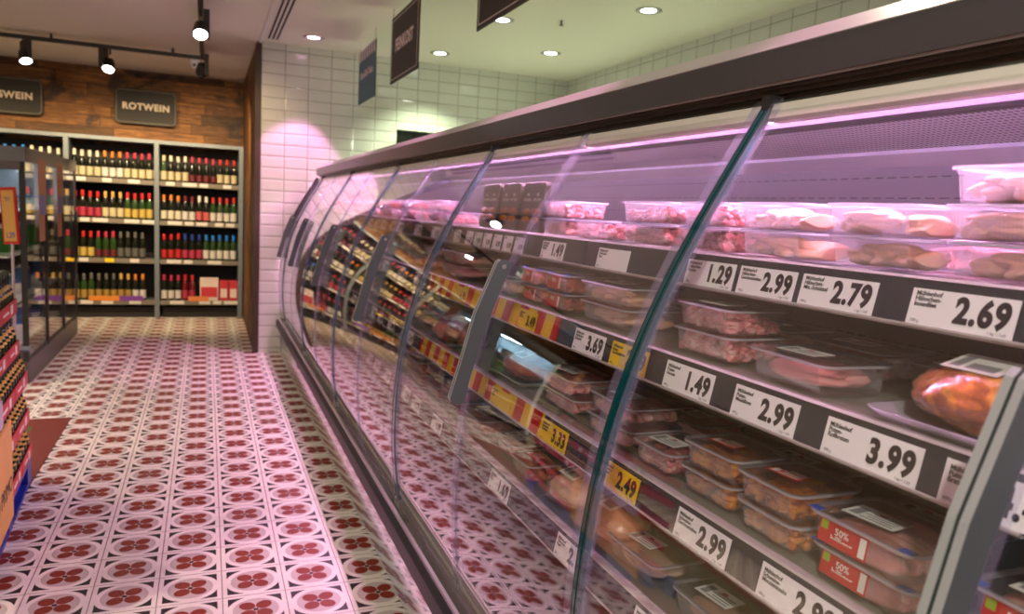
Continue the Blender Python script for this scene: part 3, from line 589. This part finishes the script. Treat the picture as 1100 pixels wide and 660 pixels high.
# doors
SE=[-.297+.0,.465,1.130,1.845,2.555,3.265,3.975,4.685,5.395,6.105,6.815]
def handle(yc,side,door):
    # flat plate standing out from the glass
    t=.0095; y0,y1=(yc+.002,yc+.002+t) if side>0 else (yc-.002-t,yc-.002)
    P=[(.745,1.275),(.714,1.281),(.704,1.273),(.650,1.14),(.610,.985),(.590,.915),(.596,.903),(.630,.900),(.636,.94),(.664,1.05),(.703,1.165)]
    h=MB(); n=len(P); vs=[(a,y0,b_) for a,b_ in P]+[(a,y1,b_) for a,b_ in P]
    h.add(vs,[tuple(range(n)),tuple(range(2*n-1,n-1,-1))],0)
    for i in range(n):
        j=(i+1)%n; h.add([vs[i],vs[j],vs[n+j],vs[n+i]],[(0,1,2,3)],1 if i in (0,1,2,3,4,5,6) else 0)
    o=h.build('handle',[m_handle,m_handle_e],door)
    yy=y0 if side<0 else y1
    MB().cyl((.722,yy-.0015,1.262),.006,.003,'y',n=16).build('handle_screw',m_chrome,door)
    return o
pre=.0
for i in range(len(SE)):
    ya=SE[i]; yb=SE[i+1] if i+1<len(SE) else 7.118
    hinge_low=(i%2==0)           # True: hinge seam at yb? handles sit on the odd seams
    d=strip(ya+.006,yb-.006,0,.005).build('door',m_glass,case)
    # handle seams are SE[1],SE[3]... ; teal hinge seams are SE[0],SE[2]...
    lowteal=(i%2==0)
    if lowteal:
        strip(ya+.002,ya+.015,-.005,.011).build('edge_trim',m_teal,d)
        strip(yb-.020,yb-.004,-.005,.0).build('edge_seal',m_seal,d)
        if i+1<len(SE) or True: handle(yb,-1,d)
    else:
        strip(yb-.010,yb-.002,-.005,.008).build('edge_trim',m_teal,d)
        strip(yb-.034,yb-.014,-.008,-.0005).build('edge_seal',m_seal,d)
        strip(ya+.004,ya+.020,-.005,.0).build('edge_seal',m_seal,d)
        handle(ya,1,d)
    if lowteal: strip(ya+.016,ya+.036,-.008,-.0005).build('edge_seal',m_seal,d)
    MB().prism_y([(.940,1.588),(.934,1.594),(.944,1.620),(.962,1.628),(.972,1.618),(.965,1.588)],ya+.012,yb-.012).build('top_rail',m_cream,d)
    yh=ya if lowteal else yb
    MB().box((.935,yh-.011 if not lowteal else yh,1.607),(.965,yh if not lowteal else yh+.011,1.636)).build('hinge',m_black,d)
    MB().box((.638,(yh-.03 if not lowteal else yh+.004),.338),(.662,(yh-.004 if not lowteal else yh+.03),.362)).build('foot_bracket',m_chrome,d)
# shelves
SHX=[.95,.88,.85,.81]; SHZ=[1.337,1.133,.874,.650]
JO=[-.72,.53,1.78,3.03,4.28,5.53,6.78,7.12]
rn=['top','second','third','lowest']
for si in range(4):
    xf,z=SHX[si],SHZ[si]
    for k in range(len(JO)-1):
        ya,yb=JO[k]+.005,JO[k+1]-.005
        s_=MB(); s_.prism_y([(xf,z-.014),(xf,z),(1.49,z),(1.49,z-.02),(xf+.03,z-.020)],ya,yb); sh=s_.build('shelf',m_shelf,case)
        mt_=m_stripe if ((si in (1,2)) and k==3-0 and False) or (si==1 and k==2) or (si==2 and k==2) or (si==1 and k==3) else m_railk
        mt_=m_stripe if (si in (1,2) and k==2) else m_railk
        hh=.064
        MB().prism_y([(xf-.004,z+.003),(xf-.010,z+.003),(xf-.024,z-hh),(xf-.018,z-hh)],ya,yb).build('price_rail',mt_,sh)
        MB().prism_y([(xf+.010,z),(xf+.010,z+.004),(xf-.012,z+.007),(xf-.014,z+.003),(xf-.004,z+.001)],ya,yb).build('shelf_lip',m_lip,sh)
        MB().prism_y([(xf-.018,z-hh+.001),(xf-.029,z-hh+.001),(xf-.029,z-hh+.004),(xf-.0255,z-hh+.004),(xf-.0245,z-hh-.003),(xf-.018,z-hh-.003)],ya,yb).build('rail_lip',m_lip,sh)
        if si<3 and k%1==0:
            MB().prism_y([(xf+.12,z-.02),(1.49,z-.02),(1.49,z-.085)],ya,ya+.004).build('bracket',m_case,sh)
# price cards
TILT=math.atan2(.014,.067)
def price_tag(si,yc,price,lines,unit,mat=None,w=.155,label=None):
    mat=mat or m_card; xf,z=SHX[si],SHZ[si]; h=(.051 if si==0 else .054)
    zb=z-.062; xb=xf-.0255
    r=empty('price_tag',(xb,yc,zb),(PI/2-0,0,-PI/2)); 
    r.rotation_euler=(Matrix.Rotation(TILT,3,'Y')@Matrix(((0,0,-1),(-1,0,0),(0,1,0)))).to_euler()
    tag(r,label or '%s shelf price tag reading %s'%(rn[si],price),'price tag')
    MB().box((-w/2,0.002,0),(w/2,.002+h,.0012)).build('card',mat,r)
    k=min(1.,w/.155)
    if price:
        big=text_mesh(price,.0475*k,m_ink,.045,.84 if k>.9 else .8,.0003,'RIGHT'); put('price_lettering',big,r,(w/2-.008*k,.0135,.0018))
        put('small_lettering',text_mesh('1 kg = 7.69',.0055,m_inkg,0,1,.0002,'RIGHT'),r,(w/2-.008,.0045,.0016))
    if lines: put('product_lettering',text_mesh(lines,.0094*max(k,.7),m_ink,.02,1,.0002),r,(-w/2+.007,.0435,.0016))
    if unit: put('small_lettering',text_mesh(unit,.0062,m_inkg,0,1,.0002),r,(-w/2+.007,.0055,.0016))
    return r
MH='Mühlenhof\n'
for a in ((0,.700,'2.69','Hähnchen-\nInnenfilet','350 g',None,.155,'largest white price tag on the top shelf, under the tallest chicken stack'),
 (0,.915,'2.79','Hähnchen-\nMin.-Schnitzel','400 g',None,.155,'white top shelf price tag left of the widest gap of dark rail'),
 (0,1.080,'2.99','Hähnchen-\nGeschnetzeltes','400 g',None,.148,'white top shelf price tag touching its neighbours on both sides'),
 (0,1.245,'1.29','Hähnchen-\nKeulen','350 g',None,.155,'white top shelf price tag just right of the nearest teal glass edge'),
 (0,1.635,'','Schweine-\nHerz','200 g',None,.155,'white top shelf tag with text only, no price'),
 (0,1.985,'1.49','Schweine-\nGulasch','400 g',None,.155,'white top shelf price tag just right of the first clear seam and handle'),
 (1,1.19,'1.49','Puten-\nHerzen','400 g',None,.155,'white second shelf price tag under the diced meat right of the teal edge'),
 (1,.975,'2.99','Puten-\nMedaillons','400 g',None,.155,'white second shelf price tag under the single turkey fillet tray'),
 (1,.757,'3.99','Puten-\nRollbraten','500 g',None,.165,'white second shelf price tag under the glazed orange roast'),
 (1,.565,'4.49','Puten-\nBraten','600 g',None,.155,'white second shelf price tag half hidden by the nearest handle'),
 (1,1.60,'3.69','Hähnchen-\nSchenkel','500 g',None,.155,'white second shelf price tag under the two wide chicken trays'),
 (1,1.412,'2.79','Puten-\nGeschnetzeltes','400 g',m_cardy,.155,'yellow second shelf price tag crossed by the nearest teal glass edge'),
 (1,1.98,'3.49','Puten-\nGulasch','400 g',m_cardy,.13,'yellow price tag on the striped second shelf rail right of the handle'),
 (1,2.60,'4.99','','',m_cardy,.13,'yellow price tag on the striped second shelf rail left of the handle'),
 (2,1.07,'2.99','Schweine-\nGeschnetzeltes','500 g',None,.155,'white third shelf price tag under the orange marinated trays'),
 (2,.83,'2.99','Schweine-\nMinutensteaks','400 g',None,.165,'white third shelf price tag cut by the bottom frame edge'),
 (2,1.365,'2.49','Schweine-\nGulasch','400 g',m_cardy,.155,'yellow third shelf price tag beside the nearest teal glass edge'),
 (2,1.70,'3.33','Schweine-\nSchnitzel','400 g',m_cardy,.155,'yellow third shelf price tag at the right end of the striped rail'),
 (2,2.08,'','Grill-\nsteaks','ohne Knochen',m_cardy,.16,'yellow tag without price on the striped third shelf rail'),
 (3,1.955,'1.69','Hack-\nfleisch','250 g',None,.155,'white lowest shelf price tag before dark packs, left of the shelf joint'),
 (3,1.49,'2.19','Hähnchen-\nflügel','400 g',None,.155,'white lowest shelf price tag under the film packed chickens'),
 (3,1.13,'1.99','Schweine-\nbraten','400 g',None,.155,'white lowest shelf price tag at the bottom frame edge')):
    price_tag(a[0],a[1],a[2],MH+a[3] if a[3] else '',a[4],a[5],a[6],a[7])
for k,pz in enumerate(('0.99','0.99','0.99','0.99','0.99','1.29','1.99')):
    price_tag(0,2.24+k*.10+(.05 if k>5 else 0),pz,'Wurst','80 g',w=.078,label='narrow top shelf price tag under the sausage packs, %s from the handle'%['first','second','third','fourth','fifth','sixth','last'][k])
for si in range(4):
    y=3.2 if si<3 else 2.6; k=0
    while y<6.9:
        price_tag(si,y,rnd.choice(('1.09','1.99','2.49','1.79','0.89','3.29')),MH+'Wurst','',w=.12,label='small white price tag on the %s shelf, %s door beyond the striped rails'%(rn[si],['first','second','third','fourth','fifth','sixth'][min(5,int((y-2.5)/.72))])).__setitem__('group','far price tags on the %s shelf, door %d'%(rn[si],int((y-2.5)/.72))); y+=rnd.choice((.17,.24,.30,.36))
# ------------------------------------------------------------------ trays
def rrect(x0,x1,y0,y1,r,nc=5,step=.0030):
    P=[]
    for cx,cy,a0 in ((x1-r,y0+r,-90),(x1-r,y1-r,0),(x0+r,y1-r,90),(x0+r,y0+r,180)):
        for k in range(nc): 
            a=math.radians(a0+90*k/(nc-1)); P.append((cx+r*math.cos(a),cy+r*math.sin(a),math.cos(a),math.sin(a)))
    out=[]; n=len(P)
    for i in range(n):
        a=P[i];b=P[(i+1)%n]; L=math.hypot(b[0]-a[0],b[1]-a[1]); m=max(1,round(L/step))
        if L>.02: m+=m%2
        for k in range(m):
            t=k/m; nx,ny=a[2]*(1-t)+b[2]*t,a[3]*(1-t)+b[3]*t; out.append((a[0]*(1-t)+b[0]*t,a[1]*(1-t)+b[1]*t,nx,ny,(1 if (L>.02 and (k//1)%2) else 0)))
    return out
H=.050
def tray_mesh(L,D,mat):
    b=MB(); base=rrect(0,D,-L/2,L/2,.022); n=len(base); vs=[]
    def ring(inset,z,rib):
        for x,y,nx,ny,f in base: 
            d=-inset+(rib*f); vs.append((x+nx*d,y+ny*d,z))
    ring(.016,.0,0); ring(.014,.004,0); ring(.0135,.007,.0032); ring(.008,H-.010,.0032); ring(.006,H-.006,0); ring(.006,H-.002,0)
    fa=[(k*n+i,k*n+(i+1)%n,(k+1)*n+(i+1)%n,(k+1)*n+i) for k in range(5) for i in range(n)]
    b.v=vs; b.f=fa; b.m=[1 if (base[i][4] and 1<=k<=3) or k==4 else 0 for k in range(5) for i in range(n)]; b.s=[False]*len(fa)
    b.f.append(tuple(range(n))); b.m.append(0); b.s.append(False)
    return b.mesh('container',[mat,m_rib])
def rim_mesh(L,D):
    b=MB(); base=rrect(0,D,-L/2,L/2,.024,step=.02); n=len(base); vs=[]
    for inset,z in ((.0065,H-.004),(-.001,H-.004),(-.001,H),(.0065,H)):
        for x,y,nx,ny,f in base: vs.append((x-nx*inset,y-ny*inset,z))
    b.add(vs,[(k*n+i,k*n+(i+1)%n,((k+1)%4)*n+(i+1)%n,((k+1)%4)*n+i) for k in range(4) for i in range(n)],0,False)
    return b.mesh('rim',m_rim)
def film_mesh(L,D):
    b=MB(); base=rrect(0,D,-L/2,L/2,.024,step=.02); n=len(base); vs=[(x-nx*.0,y-ny*.0,z) for z in (H+.0002,H+.0009) for x,y,nx,ny,f in base]
    b.add(vs,[tuple(range(n)),tuple(range(n,2*n))]+[(i,(i+1)%n,n+(i+1)%n,n+i) for i in range(n)])
    return b.mesh('lid_film',m_film)
def lump(mb,c,r,seed,sub=2,amp=.25,freq=1.,rot=None,mi=0):
    bm=bmesh.new(); bmesh.ops.create_icosphere(bm,subdivisions=sub,radius=1)
    R=rot if rot else Matrix.Identity(3); o=Vector((seed*3.7,seed*1.3,seed*2.1)); vs=[]
    for v in bm.verts:
        p=v.co.copy(); k=1+amp*mnoise.noise(p*freq+o)+amp*.4*mnoise.noise(p*freq*2.7+o)
        q=R@Vector((p.x*r[0]*k,p.y*r[1]*k,p.z*r[2]*k)); vs.append((c[0]+q.x,c[1]+q.y,c[2]+q.z))
    fs=[tuple(v.index for v in f.verts) for f in bm.faces]; bm.free(); mb.add(vs,fs,mi,True)
def clampz(mb,z0,z1,L,D):
    mb.v=[(min(max(v[0],.015),D-.015),min(max(v[1],-L/2+.015),L/2-.015),min(max(v[2],z0),z1)) for v in mb.v]
def content(kind,L,D,seed):
    R=random.Random(seed); b=MB(); zt=H-.007
    def rr(): return Matrix.Rotation(R.uniform(0,6.3),3,'Z')@Matrix.Rotation(R.uniform(-.5,.5),3,'X')
    if kind in ('diced','marin','redm'):
        s=.0155 if kind=='diced' else .0105
        for lay in range(3):
            nx=int((D-.03)/(s*1.75)); ny=int((L-.03)/(s*1.75))
            for i in range(nx):
                for j in range(ny):
                    if R.random()<(.1,.2,.45)[lay]: continue
                    x=.015+(i+.5)*(D-.03)/nx+R.uniform(-.4,.4)*s; y=-L/2+.015+(j+.5)*(L-.03)/ny+R.uniform(-.4,.4)*s
                    k=R.uniform(.75,1.25); e=(2.0 if kind!='diced' else 1.1)
                    lump(b,(x,y,.010+lay*.0105),(s*k*e,s*k*.75,s*.62),R.random()*99,2 if kind!='diced' else 3,.8,1.5,rr())
        m={'diced':m_diced,'marin':m_marin,'redm':m_redm}[kind]
    elif kind=='chick':
        for k in range(3):
            y=-L/2+.045+k*(L-.09)/2; lump(b,(D*.5+R.uniform(-.01,.01),y,.017),(D*.40,.034,.017),R.random()*99,4,.35,1.1,Matrix.Rotation(R.uniform(-.45,.45),3,'Z'))
        lump(b,(D*.34,R.uniform(-.02,.03),.029),(.035,L*.30,.013),R.random()*99,4,.35,1.2,Matrix.Rotation(R.uniform(-.2,.2),3,'Z')); m=m_chick
    elif kind=='pork':
        for k in range(7):
            x=.022+k*(D-.044)/6; lump(b,(x,R.uniform(-.006,.006),.022),(.0125,L*.43,.020),R.random()*99,3,.25,1.6,Matrix.Rotation(.35,3,'Y'))
        m=m_pork
    elif kind=='turk':
        lump(b,(D*.5,.0,.020),(D*.46,L*.45,.021),R.random()*99,4,.18,1.0); lump(b,(D*.35,-L*.1,.030),(D*.25,L*.33,.012),R.random()*99,3,.2,1.); m=m_turk
    elif kind=='ham':
        lump(b,(D*.5,0,.022),(D*.42,L*.42,.021),R.random()*99,4,.12,1.); lump(b,(D*.35,0,.020),(D*.27,L*.40,.020),R.random()*99,4,.1,1.); m=m_ham
    elif kind=='mince':
        for k in range(5): lump(b,(D*.5,-L/2+.03+k*(L-.06)/4,.018),(D*.42,.026,.018),R.random()*99,4,.25,3.)
        m=m_mince
    elif kind=='herb':
        for k in range(6): lump(b,(R.uniform(.03,D-.03),-L/2+.03+k*(L-.06)/5,.022),(.03,.024,.014),R.random()*99,3,.3,1.6,rr())
        m=m_herb
    clampz(b,.002,zt,L,D)
    return b.mesh({'diced':'diced_meat','marin':'marinated_strips','redm':'marinated_meat','chick':'chicken_fillets','pork':'pork_slices','turk':'turkey_fillet','ham':'boiled_pork','mince':'minced_meat','herb':'herb_greens'}[kind],m)
def card_mesh(w,d,kind):
    b=MB(); b.box((-d/2,-w/2,0),(d/2,w/2,.0006),0)
    for k in range(4): b.box((-d/2+.006+k*.008,-w*.42,.0006),(-d/2+.009+k*.008,w*(.1 if k%2 else .2),.0008),1)
    b.box((-d*.35,w*.24,.0006),(d*.3,w*.42,.0008),1); b.box((d*.18,-w*.1,.0006),(d*.32,w*.05,.0008),2)
    return b.mesh('paper_label',[m_red if kind=='r' else m_lab,m_inkg if kind=='w' else m_lab,m_labr if kind=='w' else m_lime])
CARDW=card_mesh(.085,.05,'w'); CARDR=card_mesh(.07,.03,'r')
def promo_mesh():
    b=MB(); b.box((-.0006,-.044,-.0175),(0,.044,.0175),0); b.box((-.0009,.028,.002),(-.0006,.041,.015),1); b.box((-.0009,-.041,-.014),(-.0006,-.030,.014),2)
    return b.mesh('promotion_label',[m_red,m_lime,m_lab])
PROMO=promo_mesh(); TABM=MB().box((0,-.010,0),(.014,.010,.0012)).mesh('blue_tab',m_blue)
_tm={}
def get(L,D):
    if (L,D) not in _tm: _tm[(L,D)]=(tray_mesh(L,D,m_tray),rim_mesh(L,D),film_mesh(L,D))
    return _tm[(L,D)]
_cm={}
def getc(kind,L,D,var):
    if (kind,L,D,var) not in _cm: _cm[(kind,L,D,var)]=content(kind,L,D,hash((len(kind),round(L*1000),round(D*1000),var))%9999+ord(kind[0]))
    return _cm[(kind,L,D,var)]
WORD={'diced':'diced pork','marin':'orange marinated meat strips','redm':'dark marinated meat','chick':'chicken fillets','pork':'pink pork slices','turk':'one large turkey fillet','ham':'pale boiled pork','mince':'minced meat','herb':'green herb pieces'}
nt_=[0]
def tray(x,y,z,kind,L=.19,D=.15,label='',group=None,promo=None,card='w',rot=0.,var=0,black=False):
    r=empty('meat_tray',(x,y,z),(0,0,rot)); tag(r,label,'food tray',group)
    a,b_,c=get(L,D)
    put('container',a,r); put('rim',b_,r); put('lid_film',c,r); m=put(getc(kind,L,D,var).name.split('.')[0],getc(kind,L,D,var),r)
    if card: put('paper_label',CARDW if card=='w' else CARDR,r,(D*.45,L*.12,H+.001),(0,0,.1))
    if card=='r2': put('paper_label',CARDR,r,(D*.5,-L*.22,H+.001),(0,0,-.1))
    if promo:
        q=put('promotion_label',PROMO,r,(.0035,L*.12,H*.53),(0,math.radians(8),0))
        put('promotion_lettering',text_mesh(promo.replace(' ','\n'),.0150,m_lab,.012,1.,.0002,'CENTER'),r,(.0020,L*.12+.001,H*.54),FACE_L)
        put('blue_tab',TABM,r,(.002,L/2-.016,H+.001)); put('blue_tab',TABM,r,(.002,-L/2+.016,H+.001))
    nt_[0]+=1
    return r
def stack(si,y,kind,n,L=.19,D=.15,dx=0.,where='',promo=None,card='w',jit=.006,base_rot=0.):
    x=SHX[si]+.018+dx; y*=1.03; z=SHZ[si]+.0075
    for k in range(n):
        pos={1:'single',2:('lower','upper')[k] if n==2 else '',3:''}.get(n) or ('lowest','middle','topmost')[k]
        if n==1: lb='clear tray of %s, %s'%(WORD[kind],where)
        else: lb='%s stacked tray of %s, %s'%(pos,WORD[kind],where)
        tray(x+rnd.uniform(-jit,jit)+(.004 if k==0 else 0),y+rnd.uniform(-jit,jit),z+k*(H+.0022),kind,L,D,lb,promo=promo,card=card,rot=base_rot+rnd.uniform(-.03,.03),var=(k+int(y*10))%3)
# top shelf
stack(0,.665,'chick',3,where='top shelf, tallest stack at the right'); stack(0,.885,'chick',2,where='top shelf just left of the tallest stack'); stack(0,1.10,'chick',2,where='top shelf, second stack left of the tallest')
stack(0,1.31,'diced',2,.17,where='top shelf right of the nearest teal edge'); stack(0,1.53,'diced',2,.22,where='top shelf above the priceless tag'); stack(0,1.795,'diced',1,.22,where='top shelf left of the priceless tag'); stack(0,2.03,'diced',2,where='top shelf beside the black sausage packs')
stack(0,.44,'chick',2,where='top shelf beyond the right frame edge')
# second shelf
stack(1,1.185,'diced',2,.19,where='second shelf right of the teal edge'); stack(1,.955,'turk',1,.20,dx=-.005,where='second shelf left of the glazed roast',base_rot=-.05); stack(1,.80,'turk',1,.17,dx=.19,where='second shelf behind the glazed roast')
stack(1,1.58,'chick',2,.25,.16,where='second shelf, wide stack left of the teal edge'); stack(1,1.83,'redm',2,.14,.18,where='second shelf, right narrow stack',promo='30%'); stack(1,2.00,'pork',2,.14,.18,where='second shelf, left narrow stack',promo='30%')
stack(1,2.24,'chick',1,.17,where='second shelf behind the first handle'); stack(1,2.78,'turk',2,.30,.17,where='second shelf left of the first handle'); stack(1,.36,'turk',1,where='second shelf beyond the nearest handle')
# third shelf
stack(2,1.735,'pork',2,.22,.15,where='third shelf at the striped rail end'); stack(2,1.47,'pork',2,.22,.15,where='third shelf behind the teal edge'); stack(2,1.275,'diced',1,.15,.14,dx=-.004,where='third shelf left of the orange marinated trays')
stack(2,1.095,'marin',2,.165,.14,where='third shelf, left of two orange stacks',card='r'); stack(2,.925,'marin',2,.155,.15,dx=-.012,where='third shelf, right of two orange stacks',card='r',jit=.003); stack(2,.735,'pork',2,.19,.15,dx=-.016,where='third shelf left of the nearest handle',promo='50% billiger',card='w',jit=.003); stack(2,.49,'pork',2,.19,where='third shelf right of the nearest handle',promo='50% billiger')
stack(2,2.02,'herb',1,.24,.20,dx=.10,where='third shelf behind the bag of red marinated meat')
# lowest shelf
stack(3,1.275,'ham',1,.20,.14,where='lowest shelf behind the nearest teal edge',jit=.002); stack(3,1.03,'ham',1,.20,.14,where='lowest shelf at the bottom frame edge',jit=.002); stack(3,.80,'ham',1,.2,.14,where='lowest shelf below the frame edge')
stack(3,2.32,'mince',1,.20,.14,dx=.02,where='lowest shelf below the red striped rail'); stack(3,2.04,'redm',1,.16,.13,dx=.02,where='lowest shelf left of the packed chickens'); stack(3,1.86,'redm',1,.15,.13,dx=.0,where='lowest shelf touching the packed chickens',card='r')
for k,y in enumerate((2.56,2.79,3.02)): stack(3,y,'mince',2 if k!=1 else 1,.20,.14,where='lowest shelf, %s past the second teal edge'%('first','second','third')[k])
# far shelves filled further along
fk=['diced','chick','pork','mince','turk','redm']
dn=['fourth','fifth','sixth','seventh','eighth','ninth']
for si in range(4):
    y=3.28; q=0
    while y<6.95:
        kd=fk[(q*3+si*2)%6]; n=1+((q+si)%2); dno=min(5,int((y-3.25)/.71))
        for k in range(n):
            tray(SHX[si]+.04,y,SHZ[si]+.0075+k*(H+.0022),kd,.19,.15,'clear tray of %s on the %s shelf behind the %s glass door'%(WORD[kd],rn[si],dn[dno]),group='trays of %s, %s shelf, %s door'%(WORD[kd],rn[si],dn[dno]),var=q%2)
        y+=.23+(.10 if q%3==2 else 0); q+=1
# second rank of trays behind the front ones
for si,ys in ((0,(1.55,1.8,.9)),(1,(1.3,1.6,1.05)),(2,(1.5,1.15,.85))):
    for q,y in enumerate(ys):
        kd=fk[(q+si)%6]; tray(SHX[si]+.215,y,SHZ[si]+.0075,kd,.19,.15,'rear tray of %s, second rank of the %s shelf, %s from left'%(WORD[kd],rn[si],['second','first','third'][q] if ys[0]<ys[1] else ['first','second','third'][q]))
# black sausage packs with crown lettering standing on the top shelf
for k in range(6):
    y=2.22+k*.10; r=empty('sausage_pack',(.975+.01*(k%2),y,SHZ[0]+.0076),(0,math.radians(6),0))
    tag(r,'upright black sausage pack on the top shelf, %s from the diced pork'%['first','second','third','fourth','fifth','sixth'][k],'package')
    b=MB(); P=[(-.044,0),(.044,0),(.047,.008),(.047,.150),(.040,.162),(-.040,.162),(-.047,.150),(-.047,.008)]
    n=8; vs=[(-.010,a,z) for a,z in P]+[(.012,a,z) for a,z in P]
    b.add(vs,[(i,(i+1)%n,n+(i+1)%n,n+i) for i in range(n)]+[tuple(range(n)),tuple(range(2*n-1,n-1,-1))]); bevel(b.build('carton',pm('dark sausage carton',(.018,.012,.012),.3),r) if k==0 else put('carton',CM,r),.004)
    if k==0: CM=[o for o in r.children][0].data
    put('brand_lettering',text_mesh("BUTCHER'S",.0125,m_lab,.02,.95,.0002,'CENTER'),r,(-.0106,0,.100),FACE_L)
    w=MB(); w.cyl((-.0108,-.026,.035),.0,.0008,'x',n=3)if False else None
    lump_b=MB()
    for q in range(2): lump(lump_b,(-.010,0,.040+q*.026),(.006,.034,.011),k*7+q,3,.15,1.5)
    lump_b.build('sausages',m_roast,r)
    MB().box((-.0112,-.008,.116),(-.0104,.008,.126)).build('crown_print',m_lab,r)
# hanging blister packs farther along (top shelf)
for k in range(5):
    y=3.35+k*.62
    r=empty('film_bag',(1.03,y,SHZ[0]+.008)); tag(r,'crumpled clear film pack of sausages on the top shelf, %s beyond the black packs'%['first','second','third','fourth','fifth'][k],'package')
    b=MB(); lump(b,(0,0,.045+.0),(.045,.075,.045),k+3,4,.5,2.2); b.v=[(v[0],v[1],max(v[2],.0)) for v in b.v]; b.build('film',m_bag,r)
    b=MB(); 
    for q in range(3): lump(b,(0,-.04+q*.04,.03),(.03,.018,.018),k*3+q,3,.2,1.2)
    b.build('sausages',m_mince,r)
# glazed roast in film on a shallow tray, second shelf
def bagged(x,y,z,rad,mat,label,nm,card=True,seed=1,film=1.10,rot=0.,trayp=True):
    r=empty('film_packed_meat',(x,y,z),(0,0,rot)); tag(r,label,'packed meat')
    if trayp:
        b=MB(); base=rrect(-rad[0]-.012,rad[0]+.012,-rad[1]-.02,rad[1]+.03,.03,step=.02); n=len(base); vs=[]
        for ins,zz in ((.02,0),(.0,.014),(-.002,.016),(.0015,.0165),(.021,.003)):
            for X,Y,nx,ny,f in base: vs.append((X-nx*ins,Y-ny*ins,zz))
        b.add(vs,[(k*n+i,k*n+(i+1)%n,(k+1)*n+(i+1)%n,(k+1)*n+i) for k in range(4) for i in range(n)]+[tuple(range(n)),tuple(range(4*n,5*n))],0,True); b.build('foam_tray',m_rim,r)
    b=MB(); lump(b,(0,0,rad[2]+.003),rad,seed,5,.12,1.6)
    b.v=[(v[0],v[1],max(v[2],.005)) for v in b.v]; b.build(nm,mat,r)
    b=MB(); R2=(rad[0]*film,rad[1]*film,rad[2]*film); lump(b,(0,0,rad[2]+.003),R2,seed,5,.14,1.6)
    b.v=[(v[0],v[1],max(v[2],.004)) for v in b.v]
    b.build('film_wrap',m_bag,r)
    if card:
        me=MB().box((-.028,-.040,0),(.028,.040,.0006),0); me.box((-.02,-.03,.0006),(.0,.01,.0008),1); me.box((-.02,.018,.0006),(.02,.032,.0008),1)
        me.build('paper_label',[m_lab,m_inkg],r,(-rad[0]*.25,0,rad[2]*(1+film)+.004),(0,-.25,0))
    return r
bagged(.955,.665,SHZ[1]+.0075,(.072,.098,.046),m_roast,'round glazed orange roast in clear film on the second shelf above the 3.99 tag','roast',seed=5,film=1.02)
bagged(.955,2.16,SHZ[2]+.0075,(.075,.11,.038),m_redm,'film packed red marinated meat on the third shelf above the striped rail','meat_piece',seed=9,film=1.06)
bagged(.93,2.86,SHZ[2]+.0075,(.085,.15,.045),m_mince,'shiny film packed dark meat on the third shelf left of the first handle','meat_piece',seed=12,film=1.08)
bagged(.90,1.665,SHZ[3]+.0075,(.075,.085,.042),m_ham,'left of two film packed chickens on the lowest shelf','chicken',seed=15,film=1.12,trayp=False)
bagged(.895,1.465,SHZ[3]+.0075,(.075,.085,.042),m_chick,'right of two film packed chickens on the lowest shelf','chicken',seed=19,film=1.12,trayp=False)
# ------------------------------------------------------------------ camera, world, view
cam=bpy.data.cameras.new('camera'); co=bpy.data.objects.new('camera',cam); col.objects.link(co); scn.camera=co
pitch,roll,yaw,f=-1.22529471e-01,5.37606238e-02,3.88394029e-01,810.78
F=Vector((math.sin(yaw)*math.cos(pitch),math.cos(yaw)*math.cos(pitch),math.sin(pitch)))
R0=Vector((math.cos(yaw),-math.sin(yaw),0)); U0=R0.cross(F)
R=math.cos(roll)*R0+math.sin(roll)*U0; U=-math.sin(roll)*R0+math.cos(roll)*U0
mw=Matrix((( R.x,U.x,-F.x,0),(R.y,U.y,-F.y,0),(R.z,U.z,-F.z,1.4),(0,0,0,1))); co.matrix_world=mw
cam.sensor_width=36; cam.lens=f/1100*36; cam.clip_start=.02
cam.dof.use_dof=True; cam.dof.focus_distance=1.6; cam.dof.aperture_fstop=4.6
w=bpy.data.worlds.new('world'); scn.world=w; w.use_nodes=True; w.node_tree.nodes['Background'].inputs[0].default_value=(.9,.8,.75,1); w.node_tree.nodes['Background'].inputs[1].default_value=.25
v=scn.view_settings; v.view_transform='Standard'; v.look='None'; v.gamma=1; v.use_curve_mapping=False; v.exposure=1.35
cy=scn.cycles; cy.max_bounces=10; cy.diffuse_bounces=4; cy.glossy_bounces=5; cy.transparent_max_bounces=40; cy.transmission_bounces=4
cy.use_denoising=True; cy.caustics_reflective=False; cy.caustics_refractive=False; cy.sample_clamp_indirect=6.
